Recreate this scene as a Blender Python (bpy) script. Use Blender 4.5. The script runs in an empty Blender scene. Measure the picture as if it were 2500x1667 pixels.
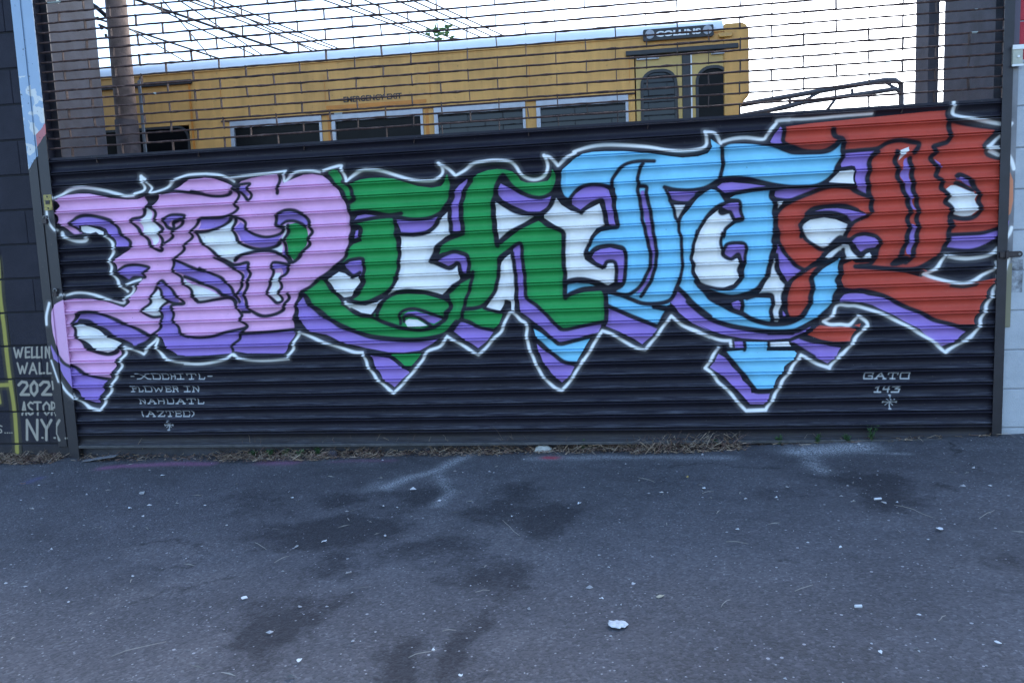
import bpy, bmesh, math, random
import numpy as np
from mathutils import Vector, Matrix
random.seed(7); RNG=np.random.default_rng(11)
scene=bpy.context.scene; COL=scene.collection
R=math.radians
# ------------------------------------------------------------------ camera
cam=bpy.data.cameras.new('camera'); camo=bpy.data.objects.new('camera',cam); COL.objects.link(camo); scene.camera=camo
yaw,pit,rol=-0.13038,-0.10733,-0.03981
fw=Vector((math.sin(yaw)*math.cos(pit),math.cos(yaw)*math.cos(pit),math.sin(pit)))
rt=Vector((math.cos(yaw),-math.sin(yaw),0)); up=rt.cross(fw)
r2=math.cos(rol)*rt+math.sin(rol)*up; u2=-math.sin(rol)*rt+math.cos(rol)*up
M=Matrix((r2,u2,-fw)).transposed().to_4x4(); M.translation=Vector((3.30544,-4.17211,1.06453))
camo.matrix_world=M
cam.sensor_width=36; cam.lens=1805/2500*36; cam.clip_start=.05; cam.clip_end=2000
# ------------------------------------------------------------------ sky, sun, exposure
SUN_EL,SUN_AZ=R(36),R(26)          # azimuth measured from +Y towards +X
world=bpy.data.worlds.new('World'); scene.world=world; world.use_nodes=True
wn=world.node_tree.nodes; wl=world.node_tree.links; wn.clear()
sky=wn.new('ShaderNodeTexSky'); sky.sky_type='NISHITA'; sky.sun_disc=False
sky.sun_elevation=SUN_EL; sky.sun_rotation=SUN_AZ; sky.air_density=1.0; sky.dust_density=1.5; sky.ozone_density=2.6
bg=wn.new('ShaderNodeBackground'); bg.inputs[1].default_value=.12; wo=wn.new('ShaderNodeOutputWorld')
wl.new(sky.outputs[0],bg.inputs[0]); wl.new(bg.outputs[0],wo.inputs[0])
sl=bpy.data.lights.new('sun','SUN'); sl.energy=.5; sl.angle=R(20); sl.color=(1,.95,.88)
so=bpy.data.objects.new('sun',sl); COL.objects.link(so)
sd=Vector((math.sin(SUN_AZ)*math.cos(SUN_EL),math.cos(SUN_AZ)*math.cos(SUN_EL),math.sin(SUN_EL)))
so.rotation_euler=sd.to_track_quat('Z','Y').to_euler(); so.location=(8,12,9)
vs=scene.view_settings; vs.view_transform='Standard'; vs.look='None'; vs.gamma=1; vs.exposure=2.38; vs.use_curve_mapping=False
# ------------------------------------------------------------------ helpers
def link(n,me,mat=None,parent=None,loc=None):
    o=bpy.data.objects.new(n,me); COL.objects.link(o)
    if mat is not None and me is not None and len(me.materials)==0: me.materials.append(mat)
    if parent is not None: o.parent=parent
    if loc is not None: o.location=loc
    return o
def tag(o,label,cat,group=None,kind=None):
    if label: o['label']=label
    if cat: o['category']=cat
    if group: o['group']=group
    if kind: o['kind']=kind
    return o
def empty(n,label,cat,loc=(0,0,0),group=None):
    o=bpy.data.objects.new(n,None); COL.objects.link(o); o.location=loc; o.empty_display_size=.1
    return tag(o,label,cat,group)
def mesh(n,v,f,smooth=False):
    me=bpy.data.meshes.new(n); me.from_pydata(v,[],f); me.update()
    if smooth: me.polygons.foreach_set('use_smooth',[True]*len(me.polygons))
    return me
class MB:
    def __init__(s): s.v=[];s.f=[]
    def box(s,x0,x1,y0,y1,z0,z1,jit=0):
        b=len(s.v)
        for z in (z0,z1):
            for x,y in ((x0,y0),(x1,y0),(x1,y1),(x0,y1)):
                s.v.append((x+random.uniform(-jit,jit),y+random.uniform(-jit,jit),z+random.uniform(-jit,jit)))
        s.f+=[(b+3,b+2,b+1,b),(b+4,b+5,b+6,b+7)]+[(b+i,b+(i+1)%4,b+4+(i+1)%4,b+4+i) for i in range(4)]
        return s
    def tube(s,P,r,n=8,cap=True):
        P=[Vector(p) for p in P]; rr=r if isinstance(r,(list,tuple)) else [r]*len(P); b=len(s.v)
        for i,p in enumerate(P):
            t=(P[min(i+1,len(P)-1)]-P[max(i-1,0)]).normalized()
            a=t.cross(Vector((0,0,1)) if abs(t.z)<.9 else Vector((0,1,0))).normalized(); c=t.cross(a)
            for k in range(n):
                th=2*math.pi*k/n; q=p+(a*math.cos(th)+c*math.sin(th))*rr[i]; s.v.append(tuple(q))
        for i in range(len(P)-1):
            for k in range(n): s.f.append((b+i*n+k,b+i*n+(k+1)%n,b+(i+1)*n+(k+1)%n,b+(i+1)*n+k))
        if cap: s.f+=[tuple(b+k for k in range(n))[::-1],tuple(b+(len(P)-1)*n+k for k in range(n))]
        return s
    def prism(s,pts,y0,y1):      # XZ outline extruded in Y
        b=len(s.v); n=len(pts)
        s.v+=[(x,y0,z) for x,z in pts]+[(x,y1,z) for x,z in pts]
        s.f+=[tuple(range(b,b+n)),tuple(range(b+2*n-1,b+n-1,-1))]+[(b+(i+1)%n,b+i,b+n+i,b+n+(i+1)%n) for i in range(n)]
        return s
    def build(s,n,mat=None,parent=None,smooth=False,bevel=0,loc=None):
        me=mesh(n,s.v,s.f,False)
        bm=bmesh.new(); bm.from_mesh(me)
        bmesh.ops.recalc_face_normals(bm,faces=bm.faces)
        if bevel: bmesh.ops.bevel(bm,geom=list(bm.edges),offset=bevel,segments=2,affect='EDGES',profile=.6)
        bm.to_mesh(me); bm.free()
        if smooth: me.polygons.foreach_set('use_smooth',[True]*len(me.polygons))
        return link(n,me,mat,parent,loc)
def arc(cx,cz,r,a0,a1,n): return [(cx+r*math.cos(R(a0+(a1-a0)*i/n)),cz+r*math.sin(R(a0+(a1-a0)*i/n))) for i in range(n+1)]
def rrect(x0,x1,z0,z1,r,n=6): return arc(x1-r,z1-r,r,0,90,n)+arc(x0+r,z1-r,r,90,180,n)+arc(x0+r,z0+r,r,180,270,n)+arc(x1-r,z0+r,r,270,360,n)
def ring(m,o,i,y0,y1):           # frame between two outlines of equal count
    b=len(m.v); n=len(o)
    m.v+=[(x,y0,z) for x,z in o]+[(x,y0,z) for x,z in i]+[(x,y1,z) for x,z in o]+[(x,y1,z) for x,z in i]
    for k in range(n):
        j=(k+1)%n
        m.f+=[(b+k,b+j,b+n+j,b+n+k),(b+2*n+k,b+3*n+k,b+3*n+j,b+2*n+j),(b+k,b+2*n+k,b+2*n+j,b+j),(b+n+k,b+n+j,b+3*n+j,b+3*n+k)]
# ------------------------------------------------------------------ material helpers
class NT:
    def __init__(s,name):
        s.m=bpy.data.materials.new(name); s.m.use_nodes=True; s.t=s.m.node_tree; s.n=s.t.nodes; s.p=s.n['Principled BSDF']
    def new(s,t,**k):
        n=s.n.new(t)
        for a,b in k.items(): setattr(n,a,b)
        return n
    def set(s,sock,v):
        if hasattr(v,'is_output') or isinstance(v,bpy.types.NodeSocket): s.t.links.new(v,sock)
        elif isinstance(v,(tuple,list)) and len(v)==3 and sock.type=='RGBA': sock.default_value=(*v,1)
        else: sock.default_value=v
    def mix(s,f,a,b,mode='MIX'):
        n=s.new('ShaderNodeMix',data_type='RGBA',blend_type=mode); s.set(n.inputs[0],f); s.set(n.inputs[6],a); s.set(n.inputs[7],b); return n.outputs[2]
    def math(s,op,a,b=0,c=0,clamp=False):
        n=s.new('ShaderNodeMath',operation=op,use_clamp=clamp)
        for i,v in enumerate((a,b,c)): s.set(n.inputs[i],v)
        return n.outputs[0]
    def noise(s,scale,detail=4,rough=.55,vec=None,dim='3D'):
        n=s.new('ShaderNodeTexNoise',noise_dimensions=dim); n.inputs['Scale'].default_value=scale; n.inputs['Detail'].default_value=detail; n.inputs['Roughness'].default_value=rough
        if vec is not None: s.t.links.new(vec,n.inputs['Vector'])
        return n.outputs['Fac']
    def vor(s,scale,out='Distance',vec=None,feat='F1'):
        n=s.new('ShaderNodeTexVoronoi',feature=feat); n.inputs['Scale'].default_value=scale
        if vec is not None: s.t.links.new(vec,n.inputs['Vector'])
        return n.outputs[out]
    def ramp(s,f,stops):
        n=s.new('ShaderNodeValToRGB'); e=n.color_ramp.elements
        while len(e)<len(stops): e.new(.5)
        for i,(p,c) in enumerate(stops): e[i].position=p; e[i].color=(*((c,c,c) if isinstance(c,(int,float)) else c),1)
        s.set(n.inputs[0],f); return n.outputs[0]
    def pos(s): return s.new('ShaderNodeNewGeometry').outputs['Position']
    def sep(s,v): n=s.new('ShaderNodeSeparateXYZ'); s.t.links.new(v,n.inputs[0]); return n.outputs
    def scale(s,v,k):
        n=s.new('ShaderNodeVectorMath',operation='MULTIPLY'); s.t.links.new(v,n.inputs[0]); n.inputs[1].default_value=k; return n.outputs[0]
    def bump(s,h,st=.3,dist=.01):
        n=s.new('ShaderNodeBump'); n.inputs['Strength'].default_value=st; n.inputs['Distance'].default_value=dist; s.t.links.new(h,n.inputs['Height']); s.t.links.new(n.outputs[0],s.p.inputs['Normal']); return n
    def attr(s,n,out='Fac'): a=s.new('ShaderNodeAttribute'); a.attribute_name=n; return a.outputs[out]
    def base(s,c,rough=.6,metal=0,spec=.5):
        s.set(s.p.inputs['Base Color'],c); s.set(s.p.inputs['Roughness'],rough); s.p.inputs['Metallic'].default_value=metal; s.p.inputs['Specular IOR Level'].default_value=spec; return s
def plain(name,c,rough=.6,var=.25,sc=9,metal=0,bump=0,bsc=120,spec=.5):
    k=NT(name); p=k.pos(); n=k.noise(sc,5,.6,p)
    d=tuple(v*(1-var) for v in c); l=tuple(min(v*(1+var),1) for v in c)
    k.base(k.ramp(n,[(.3,d),(.7,l)]),rough,metal,spec)
    if bump: k.bump(k.noise(bsc,3,.6,p),bump,.005)
    return k.m
# ------------------------------------------------------------------ painted canvas: graffiti and lettering as flat print on the shutter, rails and walls
PPM=480; CX0,CX1,CZ0,CZ1=-0.80,6.00,-0.12,2.12
CW=int((CX1-CX0)*PPM); CH=int((CZ1-CZ0)*PPM)
def _uv(p): return (p[0]-CX0)*PPM,(p[1]-CZ0)*PPM
def _over(cv,sl,a,rgb):
    s=cv[sl]; A=a[...,None]
    oa=s[...,3:4]; na=A+oa*(1-A)
    s[...,:3]=(np.array(rgb,np.float32)*A+s[...,:3]*oa*(1-A))/np.maximum(na,1e-6)
    s[...,3:4]=na
def fill(cv,pts,rgb,al=1.0,SS=3):
    q=[_uv(p) for p in pts]
    y0=max(int(min(p[1] for p in q))-1,0); y1=min(int(max(p[1] for p in q))+2,CH)
    x0=max(int(min(p[0] for p in q))-1,0); x1=min(int(max(p[0] for p in q))+2,CW)
    if y1<=y0 or x1<=x0: return
    w=x1-x0; a=np.zeros((y1-y0,w),np.float32)
    ax=np.array([p[0] for p in q]); ay=np.array([p[1] for p in q]); bx=np.roll(ax,-1); by=np.roll(ay,-1)
    cols=np.arange(w)
    for r in range(y1-y0):
        for s in range(SS):
            yy=y0+r+(s+.5)/SS
            m=(ay<=yy)!=(by<=yy)
            if not m.any(): continue
            xs=np.sort(ax[m]+(yy-ay[m])*(bx[m]-ax[m])/(by[m]-ay[m]))-x0
            for i in range(0,len(xs)-1,2):
                l,h=xs[i],xs[i+1]
                i0=max(int(l)-1,0);i1=min(int(h)+2,w)
                if i1>i0:
                    c=cols[i0:i1]
                    a[r,i0:i1]+=np.clip(np.minimum(c+1,h)-np.maximum(c,l),0,1)/SS
    _over(cv,(slice(y0,y1),slice(x0,x1)),np.clip(a,0,1)*al,rgb)
def crom(P,n=5):
    out=[]
    for i in range(len(P)-1):
        p0=P[max(i-1,0)];p1=P[i];p2=P[i+1];p3=P[min(i+2,len(P)-1)]
        if p1==p2: continue
        if p0==p1 and i>0: p0=p1
        for k in range(n):
            t=k/n;t2=t*t;t3=t2*t
            out.append(tuple(.5*(2*b+(c-a)*t+(2*a-5*b+4*c-d)*t2+(3*b-a-3*c+d)*t3) for a,b,c,d in zip(p0,p1,p2,p3)))
    out.append(P[-1]); return out
def stroke(cv,pts,w,rgb,al=1.0,soft=1.0,smooth=True):
    P=crom(list(pts)) if smooth and len(pts)>2 else list(pts)
    q=[_uv(p) for p in P]; R=w*PPM/2
    y0=max(int(min(p[1] for p in q)-R-3),0); y1=min(int(max(p[1] for p in q)+R+4),CH)
    x0=max(int(min(p[0] for p in q)-R-3),0); x1=min(int(max(p[0] for p in q)+R+4),CW)
    if y1<=y0 or x1<=x0: return
    a=np.zeros((y1-y0,x1-x0),np.float32)
    for i in range(len(q)-1):
        (ax,ay),(bx,by)=q[i],q[i+1]
        i0=max(int(min(ay,by)-R-2),y0);i1=min(int(max(ay,by)+R+3),y1)
        j0=max(int(min(ax,bx)-R-2),x0);j1=min(int(max(ax,bx)+R+3),x1)
        if i1<=i0 or j1<=j0: continue
        Y=np.arange(i0,i1)[:,None]+.5; X=np.arange(j0,j1)[None]+.5
        dx,dy=bx-ax,by-ay; L=dx*dx+dy*dy+1e-9
        t=np.clip(((X-ax)*dx+(Y-ay)*dy)/L,0,1)
        d=np.hypot(X-ax-t*dx,Y-ay-t*dy)
        v=np.clip((R-d)/soft*.5+.5,0,1)
        s=a[i0-y0:i1-y0,j0-x0:j1-x0]; np.maximum(s,v,out=s)
    _over(cv,(slice(y0,y1),slice(x0,x1)),a*al,rgb)

PAINT="""FK0 7,1547 78,1571 156,1575 228,1571 298,1555 368,1538 468,1524 534,1523 591,1536 603,1508 580,1472 625,1470 659,1510 692,1545 754,1560 795,1576 838,1601 889,1619 973,1626 968,1628 1041,1615 1107,1587 1154,1564 1195,1594 1264,1608 1332,1614 1429,1622 1446,1594 1454,1571 1523,1594 1581,1609 1638,1611 1694,1599 1738,1565 1782,1514 1811,1459 1829,1414 1835,1391 1850,1368 1854,1327 1853,1287 1843,1234 1831,1189 1812,1145 1785,1107 1745,1077 1695,1040 1645,1012 1643,1016 1573,968 1527,937 1494,883 1478,837 1466,777 1472,726 1408,716 1309,707 1210,702 1131,702 1164,739 1113,729 1032,710 934,686 833,682 758,698 838,677 783,690 739,713 540,711 479,727 390,768 341,789 290,805 98,864 53,846 32,793 36,734 68,690 115,640 165,614 242,598 301,606 340,629 330,591 296,562 292,523 255,475 246,441 179,450 117,466 66,489 12,522 -38,550 -76,595 -89,664 -102,738 -104,811 -98,865 -84,898 -49,921 -5,939 70,944 174,941 251,926 351,889 381,881 421,911 434,944 486,999 516,1041 529,1067 467,1060 418,1038 376,1078 363,1107 353,1159 360,1173 405,1204 474,1234 470,1244 458,1277 416,1317 408,1340 381,1374 349,1406 254,1436 183,1444 125,1433 79,1402 122,1367 151,1342 176,1334 108,1330 78,1346 41,1385 5,1391 2,1457 0,1481 19,1508
FP0 82,1402 125,1433 183,1444 254,1435 349,1406 381,1374 408,1340 416,1317 458,1277 470,1242 378,1248 359,1310 326,1335 308,1359 278,1374 197,1387 145,1385 133,1367 113,1377
FP0 365,1097 406,1124 469,1131 524,1124 564,1113 529,1067 513,1058 467,1060 424,1043 391,1072
FP0 694,1402 730,1419 781,1421 830,1409 807,1378 758,1390 726,1373 714,1355 696,1374
FP0 486,1402 528,1410 564,1422 541,1393
FP0 745,1153 808,1123 880,1092 924,1076 895,1095 968,1064 1039,1029 1084,976 1102,947 1127,890 1097,891 1079,920 1031,936 1017,950 985,984 888,1016 792,1057 869,1023 802,1059 759,1079 731,1104 725,1102 733,1125
FP0 621,1014 643,1032 667,1021 712,958 743,910 731,896 677,912 645,956
FP0 627,876 690,888 697,855 696,798 719,764 740,715 783,690 837,675 758,698 833,679 934,684 1032,710 1113,729 1163,737 1141,702 1210,702 1309,707 1477,718 1470,698 1427,638 1393,582 1383,575 1250,579 1151,581 1077,594 1051,583 899,575 747,574 762,576 702,582 654,617 617,666 610,695 591,710 611,762 621,814
FP0 73,831 96,849 191,851 292,819 366,788 440,748 539,706 548,692 504,669 482,650 430,647 380,672 281,723 183,779 133,800 81,806 42,795
FP0 -120,675 -103,640 -71,590 -39,545 11,520 66,489 117,463 178,447 231,441 206,412 192,380 199,377 169,340 161,296 130,297 85,316 41,342 -12,412 -52,475 -78,545 -115,577 -127,652
FP0 929,1388 1090,1390 1129,1384 1092,1353 1041,1333 966,1327 912,1329
FP0 1171,1359 1194,1344 1211,1316 1234,1297 1305,1266 1353,1264 1422,1275 1399,1230 1363,1204 1300,1202 1228,1219 1176,1249 1150,1291 1138,1324
FP0 1393,1344 1401,1385 1437,1410 1485,1412 1532,1401 1573,1367 1594,1326 1579,1318 1542,1346 1495,1353 1442,1346 1426,1329 1397,1330
FP0 1183,1563 1232,1565 1229,1529 1242,1515 1227,1506 1190,1535
FP0 1105,1105 1144,1099 1194,1111 1203,1097 1188,1033 1172,1015 1171,1066 1143,1081
FP0 1365,1109 1408,1103 1457,1110 1461,1092 1439,1060 1413,1038 1412,1080 1353,1073
FP0 1132,951 1157,955 1151,890 1179,861 1181,832 1141,829 1120,872 1138,904
FP0 1429,1179 1444,1182 1447,1164 1457,1104 1432,1156
FW0 142,1357 155,1380 196,1380 246,1362 295,1341 304,1321 273,1327 244,1343 212,1335 171,1339
FW0 596,1480 614,1461 621,1433 618,1396 667,1333 649,1302 645,1265 633,1246 618,1252 597,1290 560,1324 546,1390 575,1426 588,1453
FW0 898,1311 1040,1319 1128,1379 1146,1360 1123,1320 1138,1255 1183,1212 1275,1194 1347,1191 1422,1220 1423,1165 1366,1181 1274,1185 1180,1175 1138,1149 1102,1125 1050,1152 957,1226 912,1274
FW0 790,1043 818,1018 983,951 1025,926 990,918 868,899 838,956 797,1009
FW0 612,981 644,942 666,903 627,876 617,819 566,821 517,846 513,860 554,911 578,949
FW0 51,778 79,789 130,780 190,750 278,694 343,663 302,621 243,607 187,623 118,669 59,709 43,734
FW0 1366,1054 1400,1053 1387,1012 1382,942 1397,891 1362,885 1331,921 1323,944 1348,1013
FW0 1450,1328 1470,1336 1458,1314 1445,1269 1429,1242 1419,1243 1437,1288
FG0 1474,1331 1513,1339 1551,1332 1578,1313 1581,1281 1588,1245 1566,1205 1529,1161 1487,1117 1465,1150 1451,1210 1454,1250 1472,1300
FG0 1729,1606 1759,1631 1792,1624 1816,1561 1837,1533 1876,1549 1919,1565 1975,1571 2049,1569 2122,1558 2176,1538 2252,1512 2334,1498 2388,1505 2412,1530 2428,1570 2441,1528 2442,1489 2427,1429 2400,1386 2372,1354 2311,1333 2219,1331 2147,1350 2101,1352 2073,1362 1991,1375 1926,1382 1865,1381 1847,1395 1841,1444 1819,1477 1808,1517 1763,1551 1733,1583
FG0 1860,1314 1941,1328 2026,1342 2100,1347 2108,1311 2109,1249 2114,1182 2121,1137 2112,1070 2101,995 2087,997 2076,952 2041,917 1978,892 1930,875 1882,872 1821,883 1861,905 1887,945 1913,980 1917,1048 1919,1054 1909,1123 1847,1112 1799,1091 1785,1096 1811,1140 1828,1180 1853,1202 1906,1217 1899,1258 1910,1285 1888,1304
FG0 1533,943 1629,1009 1662,998 1683,961 1728,914 1772,857 1817,814 1862,785 1924,779 1958,792 1989,832 2014,863 2048,889 2096,901 2166,903 2259,896 2350,870 2400,859 2464,938 2454,740 2425,714 2391,679 2339,657 2222,644 2081,646 1940,663 1870,684 1801,713 1731,748 1671,786 1616,830 1571,868 1540,915
FG0 2576,1535 2604,1560 2658,1578 2712,1582 2756,1577 2799,1562 2825,1539 2841,1512 2876,1498 2929,1495 2994,1502 3015,1529 3023,1565 3037,1536 3038,1498 3019,1452 2987,1423 2948,1419 2904,1425 2839,1454 2804,1469 2779,1503 2754,1539 2723,1532 2694,1473 2683,1421 2674,1378 2673,1291 2679,1225 2694,1158 2725,1166 2785,1212 2845,1248 2934,1285 2986,1251 3059,1213 3066,1143 3068,1077 3071,982 3066,930 3071,854 3113,865 3179,879 3273,883 3293,856 3294,716 3174,700 3060,673 3009,714 2941,788 2913,817 2853,857 2849,942 2847,1013 2838,1087 2835,1170 2788,1154 2737,1113 2704,1092 2702,1035 2700,990 2678,925 2647,869 2601,822 2634,797 2701,786 2710,771 2689,714 2649,682 2576,698 2519,724 2466,745 2451,735 2409,683 2384,670 2354,673 2357,724 2374,762 2411,814 2399,867 2395,887 2431,933 2492,974 2536,992 2539,1023 2526,1041 2529,1103 2498,1122 2444,1138 2376,1132 2357,1124 2378,1172 2448,1217 2511,1239 2507,1316 2508,1386 2524,1429 2528,1477
FP0 1867,1336 1887,1362 1934,1368 2013,1356 1942,1341
FP0 1872,1277 1887,1281 1888,1236 1869,1233
FP0 1803,1086 1833,1103 1899,1110 1906,1069 1893,1015 1880,1029 1842,1026 1801,1059
FP0 2119,1342 2219,1328 2311,1331 2366,1335 2336,1288 2284,1255 2215,1249 2146,1252 2130,1293
FP0 2543,1536 2538,1514 2508,1468 2492,1408 2481,1365 2487,1298 2493,1250 2443,1243 2442,1301 2441,1388 2463,1466 2492,1504
FP0 2349,1096 2392,1121 2447,1128 2518,1103 2522,1080 2514,1010 2491,1010 2467,1078 2407,1054 2358,1082
FP0 2711,1463 2730,1501 2778,1473 2838,1435 2904,1414 2961,1407 3013,1418 3004,1388 2985,1359 2945,1335 2879,1338 2792,1377 2740,1410 2714,1437
FP0 2810,1158 2828,1157 2829,1087 2835,991 2844,942 2848,862 2913,808 3000,715 3055,666 3174,681 3277,707 3252,651 3196,638 3077,608 3029,600 2988,634 2914,703 2816,777 2805,859 2804,944 2799,1015 2788,1066 2785,1137
FP0 2419,678 2451,731 2480,730 2552,704 2653,667 2617,620 2561,578 2490,628
FP0 1493,866 1525,907 1571,864 1625,816 1671,777 1730,734 1800,704 1870,674 1940,656 2081,639 2268,636 2352,652 2295,613 2218,573 2124,564 2029,568 1888,595 1747,636 1654,680 1559,701 1513,745 1493,801
FP0 1924,552 2027,531 2141,450 2145,441 2105,409 2050,359 1987,411 1957,463 1935,506
FP0 2131,786 2160,799 2207,802 2276,782 2358,752 2310,726 2250,742 2210,766 2159,774
FP0 2900,593 2933,564 3026,494 3110,459 3090,416 3036,369 2976,428 2931,496 2909,555
FG0 2047,554 2226,555 2161,482 2128,483 2074,526
FB0 2884,680 2959,640 3019,581 3210,628 3160,548 3121,482 3059,489 3003,524 2934,592 2897,641
FW0 2140,1239 2214,1227 2265,1233 2331,1275 2384,1325 2422,1363 2423,1301 2438,1235 2397,1219 2339,1172 2323,1124 2312,1084 2406,1040 2461,1056 2472,981 2465,969 2403,927 2365,892 2283,917 2191,930 2097,924 2039,894 2050,921 2100,974 2113,1041 2108,994 2127,1092 2140,1158
FW0 1756,1045 1793,1035 1839,1006 1877,1013 1880,981 1854,946 1822,901 1774,894 1730,941 1686,998
FW0 1782,870 1904,844 1971,860 2025,885 1980,850 1939,792 1878,803 1809,837
FW0 2129,745 2158,758 2209,752 2272,718 2225,710 2155,712
FW0 2695,1403 2738,1371 2812,1332 2913,1310 2846,1274 2764,1230 2708,1180 2699,1290
FW0 2717,1065 2749,1094 2777,1111 2783,1045 2790,968 2781,855 2783,783 2764,793 2761,841 2738,851 2701,790 2615,807 2651,859 2683,934 2701,1009
FB0 3060,1473 3064,1537 3083,1562 3136,1606 3193,1636 3244,1644 3308,1644 3414,1638 3499,1625 3582,1612 3666,1597 3728,1587 3811,1589 3861,1602 3886,1634 3878,1676 3927,1640 3931,1573 3928,1495 3912,1458 3862,1432 3888,1435 3842,1420 3767,1412 3705,1417 3650,1430 3650,1401 3662,1358 3674,1315 3681,1273 3700,1238 3710,1186 3713,1115 3718,1074 3720,1031 3715,971 3701,924 3692,886 3666,843 3644,787 3617,732 3582,680 3501,709 3416,751 3313,798 3306,873 3354,876 3398,909 3408,1000 3418,1064 3411,1108 3364,1131 3304,1134 3252,1123 3221,1098 3208,1107 3222,1155 3245,1185 3280,1210 3375,1223 3372,1287 3366,1373 3363,1445 3287,1466 3218,1470 3175,1459 3144,1439 3108,1394 3091,1403 3070,1443
FB0 3938,1639 3975,1645 4028,1644 4088,1638 4141,1627 4189,1620 4250,1600 4310,1575 4370,1569 4449,1571 4497,1582 4540,1628 4548,1599 4548,1547 4529,1495 4513,1463 4482,1428 4450,1409 4390,1398 4310,1400 4229,1413 4169,1432 4088,1449 4030,1458 3973,1463 3924,1462 3945,1511 3945,1573 3934,1623
FB0 3700,1238 3714,1186 3717,1115 3718,1074 3720,1031 3715,967 3701,924 3692,877 3738,828 3780,783 3843,729 3748,816 3810,745 3886,708 3999,666 4123,636 4289,634 4350,656 4419,697 4468,716 4500,771 4524,833 4535,934 4539,992 4546,1021 4515,993 4451,954 4410,921 4411,837 4395,774 4370,728 4338,703 4289,675 4206,669 4124,688 4061,716 3999,739 3941,776 3874,812 3833,861 3791,910 3767,988 3763,1040 3777,1116 3799,1179 3801,1182 3822,1215 3852,1260 3881,1293 3923,1320 3956,1339 3931,1370 3911,1400 3878,1410 3841,1395 3807,1368 3774,1327 3723,1271
FB0 3977,1359 4005,1374 4087,1383 4185,1388 4185,1353 4205,1315 4209,1248 4213,1164 4203,1123 4209,1181 4203,1098 4190,1044 4182,1002 4170,947 4124,872 4108,856 4041,828 3979,826 3908,841 3850,878 3917,867 3983,867 4021,893 4042,935 4059,1011 4059,1091 4059,1112 4002,1119 3960,1112 3935,1088 3927,1126 3936,1168 3942,1134 3954,1184 4004,1224 4046,1239 4034,1298 4026,1340 4005,1354
FB0 4041,807 4103,818 4186,811 4198,780 4190,738 4198,677 4144,683 4082,707 4041,729
FB0 4052,576 4173,572 4165,523 4313,519 4326,506 4305,476 4260,434 4252,408 4231,391 4210,348 4197,322 4177,309 4114,310 4080,350 4035,408 3980,479 3943,524 4052,530
FW0 2971,1321 3011,1362 3039,1406 3064,1368 3119,1331 3180,1317 3184,1322 3275,1364 3287,1334 3307,1247 3254,1228 3223,1186 3209,1136 3199,1116 3185,1061 3283,1000 3314,1034 3349,1037 3353,958 3351,932 3311,912 3272,922 3225,946 3160,952 3076,940 3080,1056 3077,1187 3076,1214 3072,1228 3073,1229 3034,1253 2966,1299
FB0 3078,925 3137,931 3203,925 3254,905 3158,891 3073,863
FP0 3125,1397 3143,1422 3183,1450 3218,1465 3287,1462 3329,1434 3340,1391 3352,1322 3351,1288 3362,1240 3328,1238 3317,1311 3306,1367 3293,1389 3228,1375 3171,1335 3124,1367
FP0 3224,1072 3242,1097 3277,1113 3329,1120 3398,1100 3409,1043 3399,987 3394,926 3363,928 3365,1001 3358,1041 3314,1042 3284,1026 3249,1045
FP0 3503,1421 3520,1424 3528,1386 3539,1322 3555,1257 3570,1193 3578,1121 3573,1080 3567,1037 3558,981 3540,939 3527,909 3496,871 3465,859 3496,901 3527,943 3545,995 3547,1059 3544,1141 3532,1194 3521,1259 3509,1332 3498,1387
FP0 3650,1409 3821,1405 3792,1368 3758,1349 3670,1362
FP0 3911,1421 3936,1440 3985,1442 4087,1428 4165,1412 4087,1404 4005,1391 3952,1381
FP0 4209,1393 4270,1394 4430,1390 4370,1360 4310,1343 4229,1340 4209,1360
FP0 3931,1311 3964,1331 4021,1332 4025,1298 4037,1256 3996,1249 3980,1288
FP0 3943,1088 3964,1108 4010,1110 4051,1104 4051,1062 4051,1011 4034,1012 4018,1046 3980,1035 3947,1058
FP0 3649,809 3666,852 3684,873 3701,868 3738,819 3780,779 3821,734 3884,698 3922,675 3810,741 3886,700 3998,657 4123,632 4289,628 4399,650 4350,617 4289,589 4165,584 4040,595 3948,615 3872,643 3788,685 3863,642 3766,688 3695,751 3674,782
FP0 3979,792 4016,805 4029,794 4024,743 3999,748 3983,774
FP0 3308,785 3338,771 3415,733 3501,696 3582,663 3542,620 3494,577 3439,614 3370,651 3292,684 3306,719
FP0 3909,512 3947,489 3980,440 4014,409 4038,360 4076,328 4084,289 4185,287 4172,256 4147,226 4076,227 4038,276 3992,325 3937,384 3862,438
FP0 3994,579 4040,578 4044,543 3993,544
FP0 4293,572 4346,590 4403,569 4453,559 4493,541 4554,531 4534,493 4486,446 4412,487 4350,531
FW0 3666,1337 3741,1333 3707,1271 3698,1259 3682,1302
FW0 3914,1299 3930,1278 3976,1276 3992,1245 3955,1197 3921,1135 3923,1131 3931,1054 3980,1027 4014,1034 4022,1008 4017,961 4017,927 3992,894 3933,875 3875,881 3816,909 3788,970 3776,1039 3789,1115 3807,1178 3809,1174 3851,1248
FW0 4181,570 4280,572 4289,546 4177,549
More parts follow.
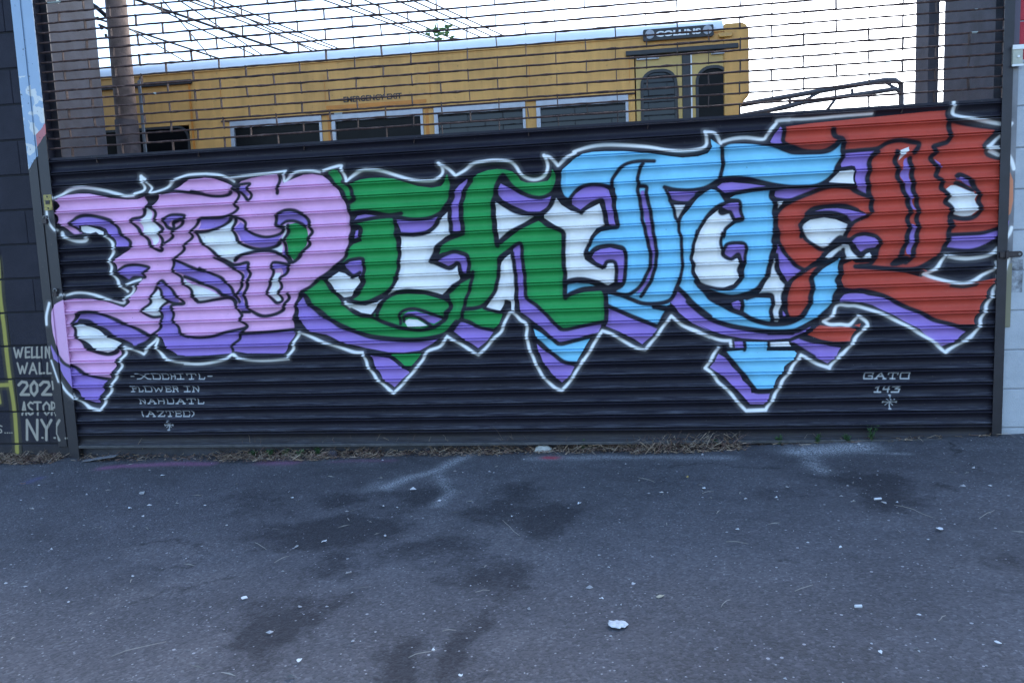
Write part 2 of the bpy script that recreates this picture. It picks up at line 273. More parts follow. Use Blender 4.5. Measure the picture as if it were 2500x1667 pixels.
FR0 4260,1715 4384,1726 4541,1732 4736,1740 4963,1749 5064,1750 5081,1699 5165,1677 5316,1643 5266,1580 5243,1552 5268,1518 5328,1489 5346,1480 5355,1178 5341,1169 5334,1139 5259,1117 5099,1116 5091,1090 5060,1040 5020,990 4964,949 4989,913 5104,857 5186,854 5326,879 5284,808 5261,748 5230,684 5223,640 5109,643 5027,668 4943,714 4818,784 4734,826 4651,843 4566,850 4568,847 4556,898 4563,940 4563,979 4607,998 4628,984 4703,985 4732,1036 4747,1101 4718,1128 4647,1135 4598,1120 4573,1121 4576,1165 4618,1193 4680,1229 4680,1227 4716,1246 4708,1307 4686,1372 4685,1436 4691,1500 4709,1541 4737,1573 4566,1567 4558,1604 4546,1633 4515,1607 4464,1585 4384,1582 4324,1598 4276,1621 4256,1638 4252,1683
FR0 4229,1268 4254,1300 4310,1326 4390,1359 4450,1381 4510,1384 4589,1374 4645,1342 4675,1338 4714,1316 4715,1242 4676,1240 4624,1279 4545,1295 4465,1295 4405,1273 4369,1246 4343,1221 4335,1188 4347,1150 4351,1121 4349,1150 4389,1094 4450,1058 4470,1049 4394,989 4366,957 4329,979 4288,1019 4260,1066 4235,1105 4223,1181 4217,1164 4221,1235
FR0 4362,949 4410,968 4467,978 4426,938 4406,913 4406,854 4395,795 4378,745 4346,707 4276,709 4272,799 4284,858 4309,900 4337,928
FR0 4379,607 4428,648 4448,656 4509,646 4590,644 4626,630 4599,567 4510,565 4449,579
FR0 4622,651 4658,659 4646,642
FP0 4219,1101 4240,1096 4252,1054 4284,1010 4321,975 4362,953 4329,924 4280,892 4248,940 4231,991 4215,1034
FP0 4248,749 4268,718 4272,710 4248,710
FP0 4188,1642 4208,1682 4240,1718 4248,1704 4248,1647 4260,1630 4192,1632
FP0 4566,1563 4719,1571 4700,1548 4684,1516 4677,1456 4670,1399 4679,1338 4627,1373 4623,1398 4618,1492 4602,1497 4551,1491 4547,1512 4559,1539
FP0 4864,1515 4876,1523 4885,1489 4890,1404 4912,1327 4900,1302 4925,1249 4901,1255 4884,1320 4858,1397 4841,1441 4856,1478
FP0 4898,1180 4931,1166 4928,1097 4909,1055 4901,1017 4880,1022 4884,1073 4891,1151
FP0 5013,1507 5034,1489 5043,1459 5027,1456
FP0 5112,1401 5132,1412 5172,1398 5201,1354 5165,1369
FP0 5095,1112 5179,1108 5259,1113 5346,1134 5339,1105 5261,1045 5201,1030 5141,1033 5080,1044 5091,1082
FP0 4545,793 4572,818 4609,825 4669,819 4693,810 4768,795 4827,762 4902,724 4956,705 5027,663 5109,639 5188,602 5128,555 5069,526 5021,558 4945,626 4819,700 4714,757 4651,776 4567,784 4545,781
FP0 4602,1103 4627,1123 4673,1128 4722,1115 4739,1093 4723,1063 4690,1056 4653,1044 4627,1071
FP0 4415,1267 4471,1279 4530,1278 4590,1267 4646,1248 4676,1242 4637,1209 4605,1202 4572,1234 4581,1236 4505,1264
FW0 4199,1031 4211,1022 4211,980 4227,945 4235,911 4276,880 4256,847 4243,809 4243,775 4235,732 4235,711 4223,677 4198,686 4194,733 4202,780 4190,828 4120,834 4157,888 4186,947 4190,1002
FW0 4351,1196 4391,1223 4459,1232 4523,1219 4591,1189 4567,1132 4542,1129 4498,1098 4458,1058 4389,1103 4357,1142 4349,1167
FW0 4466,1020 4506,1056 4546,1088 4582,1082 4598,1072 4649,1020 4698,1038 4703,1016 4699,1009 4565,1008 4567,1010 4554,1046 4526,1026 4490,1011
FW0 4486,1416 4537,1470 4608,1474 4613,1401 4549,1408
FW0 4217,1326 4254,1329 4225,1289
FW0 4837,1559 4887,1577 4884,1556 4864,1541 4836,1509
FW0 5061,1340 5093,1368 5117,1369 5153,1352 5198,1329 5214,1316 5211,1291 5231,1256 5228,1239 5197,1207 5157,1204 5104,1219 5108,1245 5074,1289 5086,1314
FO0 5348,1476 5369,1433 5390,1378 5393,1273 5383,1211 5357,1178
FP0 5357,1157 5381,1177 5377,1171 5372,1138 5355,1121
FD0 4774,943 4857,940 4960,936 4981,914 4961,897 4878,922
FD0 1467,778 1494,745 1540,711 1654,675 1747,631 1700,642 1581,668 1462,704
SD21.1 595,1527 607,1489 578,1454 554,1418 486,1402 531,1340 572,1291 607,1238 655,1213 674,1254 660,1311 682,1337 642,1386 638,1451 611,1480 645,1524
SD30.5 621,1535 617,1489
SD18.8 703,1549 774,1559 872,1545 965,1531 887,1551 984,1523 1057,1515 1111,1521 1137,1538
SD18.8 1143,1556 1175,1527 1167,1491 1150,1456 1163,1441 1131,1411 1070,1391 972,1391 927,1388 883,1340 860,1313 863,1285 819,1243 801,1211 757,1171 735,1149 725,1102 738,1078 771,1049 787,1011 820,978 841,940 863,897 833,956 858,899 979,909 1059,916 1097,891 1122,834 1139,806 1127,782 1159,739 1032,712 934,688 833,684 758,700 783,690 740,715 714,769 696,798 702,855 694,883 771,893
SD18.8 1164,739 1120,693 1108,665 1065,628 1061,585
SD18.8 1131,700 1210,702 1309,707 1477,718
SD30.5 1155,1573 1178,1563
SD18.8 1184,1576 1247,1578 1235,1551 1252,1514 1235,1483 1199,1521 1177,1545
SD21.1 82,1402 125,1433 183,1444 254,1435 349,1406 381,1374 407,1331 458,1277 470,1244
SD21.1 11,1396 53,1356 107,1325 170,1332
SD18.8 82,1400 118,1372 141,1352
SD18.8 693,1397 730,1419 781,1421 830,1409 800,1360 747,1325 739,1293 690,1258
SD21.1 693,1397 704,1355 748,1339 751,1371 808,1392
SD18.8 363,1102 407,1129 469,1136 525,1129 569,1113 535,1081 533,1058 467,1060 424,1043 372,1087
SD18.8 745,1153 832,1112 924,1081 896,1099 968,1064 1039,1029 1084,971 1110,928 1127,890
SD21.1 791,1052 864,1026 984,970 1031,936 1079,920 1106,886
SD18.8 1001,1156 1057,1126 1114,1091 1160,1048 1162,1015 1143,974 1120,933
SD21.1 1105,1109 1145,1112 1200,1119 1205,1068 1209,1055 1196,1014 1177,963 1163,917 1179,865 1201,832 1268,802 1342,809 1398,835 1415,872 1437,899 1439,927
SD18.8 1141,829 1186,828
SD18.8 1353,1073 1356,1114 1423,1107 1456,1092 1433,1047 1397,1020 1398,965 1381,938 1397,891 1362,878 1316,921 1314,959 1343,1018 1358,1073
SD18.8 895,1312 911,1269 966,1211 1040,1153 1106,1113
SD18.8 895,1312 965,1313 1041,1333 1097,1362 1124,1384
SD18.8 1125,1393 1168,1382 1200,1358 1211,1316 1257,1282 1334,1265 1412,1280 1444,1310
SD21.1 1148,1374 1128,1320 1148,1259 1184,1225 1251,1200 1323,1197 1388,1212 1424,1243
SD21.1 1444,1315 1397,1330 1395,1362 1411,1393 1456,1414 1509,1411 1560,1386 1595,1344 1602,1307 1609,1280 1588,1245 1590,1213 1559,1182 1523,1143 1477,1112 1456,1155 1441,1210 1444,1251 1467,1295 1469,1327
SD18.8 1431,1333 1456,1350 1504,1350 1551,1332 1578,1313
SD21.1 1118,1136 1169,1166 1274,1185 1361,1181 1417,1156 1449,1127 1462,1104
SD21.1 1411,1515 1424,1550 1441,1617
SD18.8 621,1014 643,1034 672,1016 712,963 771,893 686,902 644,942 614,995 573,949 553,902 503,861 516,836 565,816 622,819
SD18.8 666,903 627,871 622,790 599,743 560,711
SD21.1 32,793 57,831 92,859 191,856 292,819 366,788 440,752 539,706 559,701 504,664 456,646
SD30.5 81,806 143,797 212,759 280,713 354,673 404,647
SD21.1 42,788 41,734 68,690 115,640 165,612 242,595 301,606 341,644
SD21.1 -75,600 -38,550 12,522 66,489 117,466 179,450 246,439
SD14.1 -120,675 -99,630 -77,590
SD21.1 1729,1597 1768,1546 1807,1504 1828,1458 1843,1404 1850,1368 1853,1305 1842,1243 1829,1194 1807,1140 1776,1105 1736,1075 1666,1027 1633,1007 1572,963 1522,933 1488,874 1474,814 1466,768 1477,721 1505,706
SD37.5 1479,744 1495,706
SD21.1 1527,933 1547,886 1601,824 1679,771 1767,722
SD23.4 1816,1561 1851,1533 1867,1483 1879,1460 1845,1440
SD23.4 1850,1377 1926,1384 1991,1375 2073,1357 2147,1363
SD23.4 1861,1327 1942,1339 2026,1349 2105,1347 2112,1311 2113,1249 2123,1181 2125,1136 2117,1069 2101,995 2092,997 2076,952 2041,917 1978,887 1929,866 1881,858 1811,874 1764,889 1720,932 1684,975 1667,1007
SD23.4 2109,1342 2219,1326 2311,1329 2376,1356 2414,1394 2434,1428 2451,1497 2449,1541
SD25.8 2375,1330 2345,1287 2298,1250 2214,1240 2113,1249
SD21.1 1860,1305 1893,1303 1905,1280 1898,1236 1878,1223
SD21.1 1794,1091 1833,1112 1904,1114 1910,1064 1902,1014 1903,981 1871,922 1821,888
SD21.1 1792,1064 1841,1021 1885,1033 1839,1010 1883,1036
SD25.8 2449,1541 2454,1453 2432,1389 2433,1301 2443,1239 2502,1241 2500,1298 2500,1386 2517,1450 2537,1493 2561,1526
SD28.1 2502,1236 2419,1209 2358,1172 2332,1128 2312,1084
SD23.4 2312,1084 2415,1040 2462,1069 2478,1029 2495,1001 2523,1009 2527,1098 2483,1126 2438,1133 2387,1117 2344,1092
SD28.1 1527,934 1571,864 1616,825 1671,782 1730,738 1800,709 1870,679 1940,659 2081,641 2221,637 2339,653 2391,679 2439,732
SD23.4 1772,862 1817,819 1877,789 1938,778 1993,749 2062,724 2131,704 2224,692 2299,704 2342,725 2381,761 2382,788 2411,814 2404,850 2373,874 2282,904 2190,921 2120,919 2049,894 2004,854 1978,809 1975,763
SD18.8 2110,732 2108,782 2137,809 2194,816 2267,796 2358,761
SD18.8 2129,745 2135,772 2192,775 2246,746 2295,713
SD23.4 2373,883 2421,917 2464,952 2431,938 2497,974 2541,996
SD21.1 2552,1015 2540,968 2528,920 2506,868 2489,816 2471,749
SD23.4 2494,806 2557,809 2606,827 2657,878 2683,934 2701,1019
SD18.8 2606,808 2653,792 2711,785 2733,842
SD21.1 2466,745 2519,729 2576,698 2658,677
SD23.4 2395,887 2411,824 2389,781 2368,743
SD21.1 2461,740 2409,679
SD28.1 2746,1543 2713,1506 2697,1442 2681,1386 2682,1312 2688,1225 2698,1158
SD23.4 2754,1539 2788,1489 2839,1448 2904,1419 2961,1412 3014,1435 3041,1468
SD30.5 3049,1574 3054,1531 3050,1467 3053,1416
SD25.8 2701,1438 2739,1388 2813,1341 2900,1324 2967,1329 3012,1379 3027,1421
SD25.8 2703,1171 2763,1221 2854,1265 2935,1301 2986,1259 3068,1217 3070,1143 3067,1056 3074,982 3071,934 3071,850
SD21.1 2702,1026 2704,1083 2760,1129 2824,1166 2836,1131 2837,1065 2846,999 2847,942 2853,857 2918,803 3009,705 3055,670 3174,691 3291,711
SD23.4 2781,1111 2788,1044 2792,1015 2796,921 2794,826 2802,778 2890,704 2983,625 3029,590 3101,602 3219,633
SD23.4 2911,607 2980,543 3050,489 3120,478
SD21.1 3073,925 3111,947 3181,949 3250,923 3301,903
SD18.8 3076,859 3133,881 3203,897 3273,904
SD21.1 3287,899 3295,842 3296,716
SD30.5 3057,1559 3053,1465 3073,1409 3107,1385
SD21.1 3068,1383 3119,1350 3175,1318
SD21.1 3112,1394 3144,1435 3183,1459 3239,1468 3295,1461 3342,1446
SD21.1 3175,1318 3215,1354 3267,1378 3293,1376 3300,1312 3315,1243 3371,1231 3368,1287 3352,1352 3362,1394 3346,1437
SD21.1 3346,1446 3351,1492 3391,1545 3434,1572 3498,1581 3578,1577
SD21.1 3518,1567 3501,1543 3487,1485 3491,1460 3486,1426 3497,1366 3505,1302 3508,1259 3520,1216 3528,1173 3539,1122 3547,1081 3546,1016 3523,961 3488,901 3453,872 3409,856 3332,872
SD21.1 3491,1447 3533,1440 3532,1398 3548,1330 3559,1257 3566,1193 3578,1121 3581,1079 3576,1024 3566,981 3548,930 3522,887 3491,845
SD21.1 3315,1230 3271,1219 3231,1177 3213,1136 3209,1138 3194,1073 3283,1013 3310,1043 3353,1037 3360,980 3355,932
SD21.1 3220,1094 3252,1123 3312,1133 3364,1127 3406,1108 3414,1043 3408,991 3407,956 3389,909 3354,893 3306,899 3264,927 3203,946 3138,953 3080,942 3071,934 3073,863 3114,879 3180,899 3289,900
SD21.1 3297,877 3300,807 3297,719 3275,689
SD23.4 3308,798 3415,746 3501,709 3582,671
SD23.4 3306,877 3375,857 3439,829 3503,805 3589,802 3649,818 3675,860 3697,911 3701,928
SD30.5 3563,786 3627,771
SD21.1 3644,783 3582,676
SD21.1 3630,1435 3684,1420 3767,1412 3842,1420 3904,1450 3920,1462 3937,1511 3941,1573 3934,1623
SD18.8 3638,1422 3658,1367 3674,1324 3686,1272 3700,1242 3705,1195 3713,1165 3717,1115 3716,1074 3720,1031 3715,967 3701,928
SD18.8 3658,1362 3704,1348 3766,1344
SD21.1 3702,1246 3732,1304 3775,1357 3829,1396
SD23.4 3938,1635 3975,1653 4032,1654 4097,1646 4149,1635 4210,1619 4270,1595 4310,1581 4390,1576 4469,1576 4516,1597 4544,1640
SD28.1 4504,1687 4520,1653 4551,1639
SD23.4 4555,1631 4556,1558 4529,1495 4505,1451 4466,1417 4410,1399 4310,1400 4229,1413 4149,1433 4067,1454 4006,1462 3944,1461 3903,1442 3862,1419 3799,1385
SD18.8 3907,1409 3935,1378 3956,1339 3923,1324 3881,1297 3847,1256 3822,1220 3800,1174 3803,1191 3786,1137 3772,1073 3768,1039 3780,1009 3775,971 3791,931 3812,905 3854,886 3917,871 3983,873 4021,902 4038,935 4042,978 4055,1041 4055,1108 4002,1119 3960,1112 3935,1084 3927,1131 3936,1173 3938,1155 3955,1197 3996,1228 4041,1243 4029,1298 4026,1340 3989,1346 3960,1335
SD21.1 3922,1291 3935,1278 3976,1284 3992,1250
SD21.1 3952,1377 4026,1386 4108,1398 4189,1398
SD28.1 4193,1390 4193,1357 4209,1323 4209,1256 4217,1172 4205,1114 4211,1181 4211,1119 4199,1056 4186,1006 4174,947 4145,897 4124,868 4075,844 4000,825 3937,832 3875,855 3812,892
SD28.1 3791,918 3841,856 3874,817 3937,780 3982,753 4041,729 4082,702 4144,679 4206,669 4289,675 4346,707 4382,753 4399,816 4406,879 4402,922 4450,970 4511,1010 4550,1042
SD21.1 3935,1084 3939,1054 3980,1031 4018,1055 4030,1012 4021,970 4034,935
SD23.4 4062,815 4124,830 4190,828 4198,789 4190,738 4194,678
SD21.1 4037,807 4037,738
SD23.4 4219,1043 4219,979 4239,928 4276,888 4301,909 4337,937 4410,980 4470,1007
SD23.4 4276,884 4256,842 4252,779 4239,723 4243,680
SD21.1 4276,709 4264,778 4272,833
SD21.1 4223,1181 4235,1097 4272,1040 4313,988 4366,957
SD25.8 4221,1268 4254,1304 4310,1334 4390,1363 4450,1385 4510,1394 4589,1386 4617,1368 4643,1352 4679,1334
SD21.1 4209,1393 4270,1398 4370,1397
SD18.8 4213,1343 4262,1333
SD25.8 4347,1200 4371,1236 4411,1251 4491,1255 4551,1236 4603,1192
SD21.1 4371,1253 4411,1284 4491,1292 4570,1289 4630,1265
SD21.1 4343,1200 4347,1137 4349,1150 4389,1103 4458,1062 4514,1101 4546,1125 4570,1112
SD21.1 4595,1185 4571,1136
SD21.1 4462,1037 4510,1068 4550,1096
SD21.1 4562,1058 4566,1020
SD28.1 4555,1000 4547,933 4535,896 4544,866 4524,812 4500,749 4452,708 4411,676 4350,643 4289,628 4165,631 4040,652 3957,671 3873,704 3810,749 3748,808 3864,720 3801,769 3738,836 3697,881
SD23.4 4256,1719 4256,1671 4260,1630 4324,1598 4384,1582 4464,1581 4515,1607 4542,1633
SD23.4 4558,1620 4558,1572
SD23.4 4566,1571 4660,1574 4731,1578 4777,1603 4835,1612 4893,1601 4935,1590 4928,1567 4905,1544
SD25.8 4731,1562 4696,1532 4689,1476 4682,1411 4690,1354 4699,1312 4703,1255
SD25.8 4828,1556 4817,1517 4829,1468 4834,1415 4858,1365 4878,1304 4895,1246 4885,1211 4891,1151 4879,1095 4868,1052 4848,1010 4815,972
SD25.8 4890,1517 4895,1484 4903,1424 4908,1371 4921,1310 4934,1252 4930,1213 4936,1149 4928,1093 4921,1050 4905,1003 4881,978
SD42.2 4832,980 4873,992
SD25.8 5072,1745 5074,1687 5083,1645 5076,1595 5040,1581 5008,1570 5013,1541 4993,1517 5010,1482 5027,1452 5023,1418 5044,1396 5049,1358 5065,1340 5078,1314 5070,1285 5095,1258 5096,1216 5102,1153 5093,1184 5090,1116 5072,1057 5060,1023 5020,990 4964,953 4898,939 4799,947 4691,960 4628,966
SD25.8 5124,1413 5140,1420 5172,1402 5201,1367 5226,1323 5231,1281 5239,1251 5225,1210 5185,1194 5137,1197 5096,1211
SD21.1 5112,1380 5153,1365 5197,1338
SD18.8 5308,1639 5262,1576 5247,1552 5272,1513 5324,1490
SD18.8 5085,1694 5165,1673 5304,1644
SD21.1 5095,1114 5179,1114 5259,1117 5338,1139
SD23.4 5080,1039 5161,1027 5221,1029 5281,1052 5332,1093
SD21.1 4573,1113 4581,1164 4618,1202 4680,1229
SD21.1 4602,1111 4631,1132 4672,1137 4726,1123 4747,1096 4740,1058 4724,1015 4703,977 4649,970
SD21.1 4589,1099 4615,1054 4649,1018 4678,1047 4723,1054
SD23.4 4532,808 4552,832 4566,845 4609,835 4651,838 4734,818 4785,798 4835,766 4902,733 4956,709 5027,668 5109,643 5192,610
SD21.1 5105,849 5166,840 5226,849
SD21.1 4346,592 4395,573 4452,563 4534,553
SD21.1 4305,558 4350,527 4412,487
SD18.8 4048,574 4048,530
SD16.4 4175,570 4173,540
SD28.1 3943,515 3980,466 4035,399 4080,337 4110,299 4185,298
SD16.4 3985,575 3985,545
SD21.1 4177,620 4301,617
SW16.4 -17,1543 -2,1556 42,1573 91,1596 160,1609 232,1605 322,1587 381,1570 431,1556 470,1544 521,1544
SW16.4 527,1555 574,1569 586,1587 584,1615
SW18.8 568,1657 576,1638 580,1624
SW16.4 570,1654 601,1634
SW14.1 614,1613 631,1585 624,1562 643,1556 726,1580 774,1614 831,1638 882,1649 975,1649 995,1647 1067,1637 1119,1618 1152,1596
SW14.1 1139,1615 1285,1625 1382,1629 1478,1637 1478,1637 1467,1620 1462,1580 1524,1619 1573,1630 1639,1628 1686,1619
SW16.4 1707,1625 1751,1640 1808,1650 1813,1628 1839,1560 1839,1560 1874,1589 1931,1615 1987,1616 2051,1606 2141,1575 2218,1549 2277,1539 2345,1538 2382,1553 2401,1578 2398,1613 2381,1631
SW16.4 2385,1627 2434,1598 2477,1557 2477,1557 2527,1584 2578,1616 2637,1626 2692,1630 2749,1625 2793,1614 2822,1586 2843,1551 2868,1528 2912,1513 2956,1519 2987,1543 2997,1577 2990,1616 2978,1642
SW16.4 2982,1637 3012,1627 3054,1582 3054,1582 3098,1618 3151,1645 3146,1652 3224,1672 3309,1678 3394,1673 3478,1664 3562,1651 3645,1631 3708,1621 3770,1620 3832,1629 3857,1652 3853,1689 3849,1714
SW16.4 3849,1714 3890,1708 3911,1686 3931,1652 3934,1656 3967,1666 4007,1672 4068,1672 4149,1659 4169,1679 4190,1706 4218,1737 4224,1750 4284,1752
SW11.7 4284,1752 4384,1750 4541,1754 4697,1756
SW16.4 5095,1789 5096,1735 5121,1717 5204,1695 5323,1667 5374,1664 5374,1664 5344,1621
SW16.4 5321,1602 5286,1566 5267,1551 5314,1546
SW16.4 5272,1534 5323,1510
SW18.8 5351,1521 5375,1487 5392,1436
SW16.4 5390,1137 5379,1103 5360,1079
SW18.8 5089,1002 5142,990 5202,987 5282,999 5337,1037
SW16.4 5069,1005 5049,963 5017,934 4969,914 4969,914 5022,891 5104,866 5165,857 5217,870 5265,899 5320,931 5327,961
SW16.4 5337,892 5334,862 5312,802 5282,730 5259,665 5248,631 5225,588 5181,556 5084,494 5084,494 5021,553 4945,604 4887,641 4820,678 4757,711 4694,735 4630,755 4589,758 4549,764 4529,756 4529,756 4509,710 4464,677 4464,677 4497,659 4550,658 4602,656 4638,702 4638,702 4682,671 4690,649 4671,633 4631,583 4611,554 4575,508 4543,483 4494,423
SW14.1 5386,993 5372,942 5357,891
SW16.4 4494,423 4494,423 4429,446 4371,482 4347,496 4347,496 4318,458 4285,406 4244,346 4222,304 4197,256 4160,195 4160,195 4054,192 4054,192 4004,246 3979,282 3937,326 3903,358 3870,407 3836,434 3836,434 3866,482 3905,547
SW16.4 3973,558 3973,584 3973,584 3914,590 3830,623 3745,660 3862,607 3791,644 3715,676 3656,730 3656,730 3621,688 3581,632 3542,584 3506,546 3506,546 3455,560 3382,602 3326,639 3274,658 3274,658 3247,623 3205,553 3164,493 3159,491 3104,406 3069,358 3035,325 3035,325 2997,340 2946,385 2905,449 2883,502 2861,556 2844,633 2847,705 2810,735 2773,774 2749,770 2718,713 2696,666 2646,624 2605,576 2559,539 2559,539 2521,564 2450,609 2383,650 2383,650 2336,593 2264,567 2224,509 2184,463 2129,404 2083,358 2048,326 2048,326 2007,355 1953,407 1909,469 1884,525 1872,568 1872,568 1815,574 1726,604 1641,634 1571,664 1495,698 1495,698 1457,643 1443,600 1411,558
SW16.4 1410,542 1296,535 1197,537 1108,551 1060,576 1023,553 946,535 844,523 742,528 778,527 677,544 628,564 586,604 574,638 583,686 583,686 533,644 481,592 481,592 427,618 367,638
SW16.4 376,633 362,595 332,557 328,518 296,465 265,421 237,357 206,314 173,258 159,252 93,266 37,304 -1,333 -44,375 -75,426
SW9.4 -100,433 -115,493 -133,567
SW16.4 -139,793 -132,851 -105,923
SW14.1 -47,1483 -47,1436 -31,1393 -9,1364
SW18.8 18,1348 44,1319 99,1295 161,1292 188,1308
SW16.4 313,1312 340,1278 357,1239 331,1193 322,1156 326,1099 344,1065 379,1011 412,978
SW14.1 421,1018 459,1034 506,1046
SW14.1 466,1005 436,958 402,936 374,908 303,929 203,961 126,978 63,980 4,968
SW14.1 -34,964 -11,973
SW16.4 1787,866 1809,842
SD14.1 4198,695 4231,694
LT4.9 381,456 402,456
LT4.9 425,473 447,471 489,438 511,436
LT4.9 515,471 492,470 444,439 421,438
LT4.9 530,471 576,470 573,435 527,436 530,471
LT4.9 630,458 631,469 594,469 590,434 628,434 629,444
LT4.9 650,468 647,433
LT4.9 674,468 671,433
LT4.9 648,451 673,450
LT4.9 687,467 732,467
LT4.9 710,467 707,432
LT4.9 684,433 729,432
LT4.9 752,456 753,466 810,465 809,455
LT4.9 781,466 778,431
LT4.9 764,431 793,431
LT4.9 833,465 829,430 863,429 864,438
LT4.9 885,446 912,446
LT4.9 414,386 415,395 382,395
LT4.9 388,395 384,360
LT4.9 386,379 406,379
LT4.9 373,360 396,360
LT4.9 430,394 426,359 450,359 451,368
LT4.9 470,394 512,393 509,358 467,359 470,394
LT4.9 525,393 538,357 556,380 569,357 588,392
LT4.9 639,384 640,391 608,391 605,356 636,356 637,363
LT4.9 606,374 631,373
LT4.9 653,355 656,390 682,390 681,372 655,373
LT4.9 669,373 684,355
LT4.9 649,355 660,355
LT4.9 728,389 766,388
LT4.9 747,389 744,354
LT4.9 725,354 763,354
LT4.9 783,353 787,388 817,353 820,387
LT4.9 779,353 790,353
LT4.9 428,285 432,317 459,284 463,317
LT4.9 424,285 434,285
LT4.9 483,284 508,316 526,283
LT4.9 493,296 518,296
LT4.9 477,284 491,284
LT4.9 519,283 533,283
LT4.9 552,315 549,283
LT4.9 588,315 584,282
LT4.9 551,299 586,299
LT4.9 611,314 608,282 646,281 650,314
LT4.9 670,281 697,313 718,280
LT4.9 682,293 709,293
LT4.9 663,281 679,281
LT4.9 710,280 725,280
LT4.9 740,303 741,312 793,312 792,302
LT4.9 767,312 764,280
LT4.9 751,280 777,279
LT4.9 813,311 810,279 845,278 845,286
LT4.9 445,241 434,230 432,215 441,204
LT4.9 466,204 493,240 514,203
LT4.9 477,218 505,217
LT4.9 458,204 474,204
LT4.9 506,203 521,203
LT4.9 541,232 542,240 584,239 538,203 580,203 581,210
LT4.9 596,228 597,239 642,238 641,227
LT4.9 620,239 616,202
LT4.9 605,202 628,202
LT4.9 693,230 694,238 659,238 656,202 690,201 691,208
LT4.9 658,220 685,219
LT4.9 748,226 749,237 710,237 707,201 745,200 746,211
LT4.9 765,237 774,226 773,211 762,200
LT5.4 4719,383 4719,392 4675,393 4676,358 4719,357 4719,373 4699,373
LT5.4 4737,357 4759,391 4782,356
LT5.4 4746,370 4772,370
LT5.4 4729,357 4744,357
LT5.4 4774,356 4789,356
LT5.4 4799,380 4799,390 4847,389 4847,379
LT5.4 4823,390 4823,355
LT5.4 4811,356 4835,355
LT5.4 4862,389 4906,388 4906,354 4863,355 4862,389
LT6.4 4734,309 4747,317 4747,284
LT6.4 4731,284 4763,283
LT6.4 4776,316 4776,298 4806,298
LT6.4 4800,316 4800,283
LT6.4 4819,314 4855,315 4837,300 4859,298 4855,282 4819,282
LT4.2 576,147 628,147
LT4.2 605,177 603,118
LT2.6 589,161 615,133
LT2.6 618,161 586,133
LT6 576,151 576,144
LT6 628,150 627,144
LT5 599,177 610,177
LT5 596,118 609,117
LT4.2 4772,230 4842,229
LT4.2 4806,267 4810,192
LT2.6 4787,248 4826,211
LT2.6 4826,247 4787,212
LT6 4772,233 4772,227
LT6 4841,232 4842,226
LT5 4802,267 4810,267
LT5 4805,192 4815,192
LE11.5 -390,659 -380,590 -361,638 -353,593 -328,657
LE11.5 -280,656 -308,653 -312,623 -287,624
LE11.5 -312,623 -316,589 -288,592
LE11.5 -265,656 -273,588 -249,591
LE11.5 -230,655 -238,587 -211,590
LE11.5 -197,654 -205,586
LE11.5 -178,586 -170,653 -145,585 -137,652
LE11.5 -377,555 -365,489 -345,535 -336,491 -309,554
LE11.5 -302,487 -270,553 -253,486
LE11.5 -290,510 -260,510
LE11.5 -225,552 -232,486 -198,489
LE11.5 -171,551 -179,485 -145,488
LE17 -385,416 -361,436 -330,432 -325,411 -378,355 -321,354
LE17 -276,436 -302,410 -304,371 -286,349 -262,375 -258,414 -276,436
LE17 -237,413 -212,433 -178,430 -173,408 -229,353 -168,352
LE17 -145,433 -145,390
LE12 -385,226 -361,306 -357,225
LE12 -376,254 -359,253
LE12 -301,297 -317,305 -335,289 -328,269 -310,257 -311,233 -330,225 -343,237
LE12 -291,305 -245,304
LE12 -268,304 -277,224
LE12 -206,303 -231,280 -232,244 -215,223 -192,247 -188,283 -206,303
LE12 -180,223 -170,303 -146,298 -147,271 -175,263 -147,222
LE17 -371,65 -356,191 -300,64 -284,191
LE17 -255,190 -228,133 -187,189
LE17 -228,133 -236,63
LE17 -122,189 -149,151 -155,101 -137,63
LE11 -264,76 -259,76
LE11 -179,75 -173,75
LE11 -93,74 -87,74
LE8 -537,153 -551,158 -567,149 -560,137 -543,129 -543,115 -560,111 -573,118
LE6 -521,110 -517,110
LE6 -505,110 -500,110
LE6 -489,110 -484,110
LE6 -474,110 -470,110
SY26 -432,1196 -446,976 -442,780 -444,582 -441,436 -435,248 -449,-16
SY24 -560,416 -450,419
SY20 -533,370 -530,306"""
INK=dict(K=(.83,.45,.73),P=(.35,.22,.62),W=(.92,.92,.90),G=(.02,.33,.08),B=(.25,.66,.89),R=(.56,.075,.045),O=(.62,.22,.11),D=(.010,.009,.018),T=(.55,.58,.60),E=(.36,.33,.27),Y=(.34,.30,.07))
canvas=np.zeros((CH,CW,4),np.float32); canvas[...,:3]=INK['D']
def srgb(c): c=np.clip(c,0,1); return np.where(c<.0031308,c*12.92,1.055*c**(1/2.4)-.055)
for ln in PAINT.split('\n'):
    k=ln.split(); w=float(k[0][2:])/1000; c=INK[k[0][1]]; P=[tuple(int(a)/1000 for a in t.split(',')) for t in k[1:]]
    if k[0][0]=='F': fill(canvas,P,c)
    elif k[0][0]=='S':
        stroke(canvas,P,w*2.3,c,al=.10 if k[0][1]=='W' else .16,soft=w*PPM*.9)
        stroke(canvas,P,w,c,soft=1.9)
    else: stroke(canvas,P,w,c,soft=1.2,smooth=False)
canvas[...,:3]=srgb(canvas[...,:3])
img=bpy.data.images.new('painted_lettering',CW,CH,alpha=True); img.pixels.foreach_set(np.ascontiguousarray(canvas,np.float32).ravel()); img.update(); img.pack()
del canvas
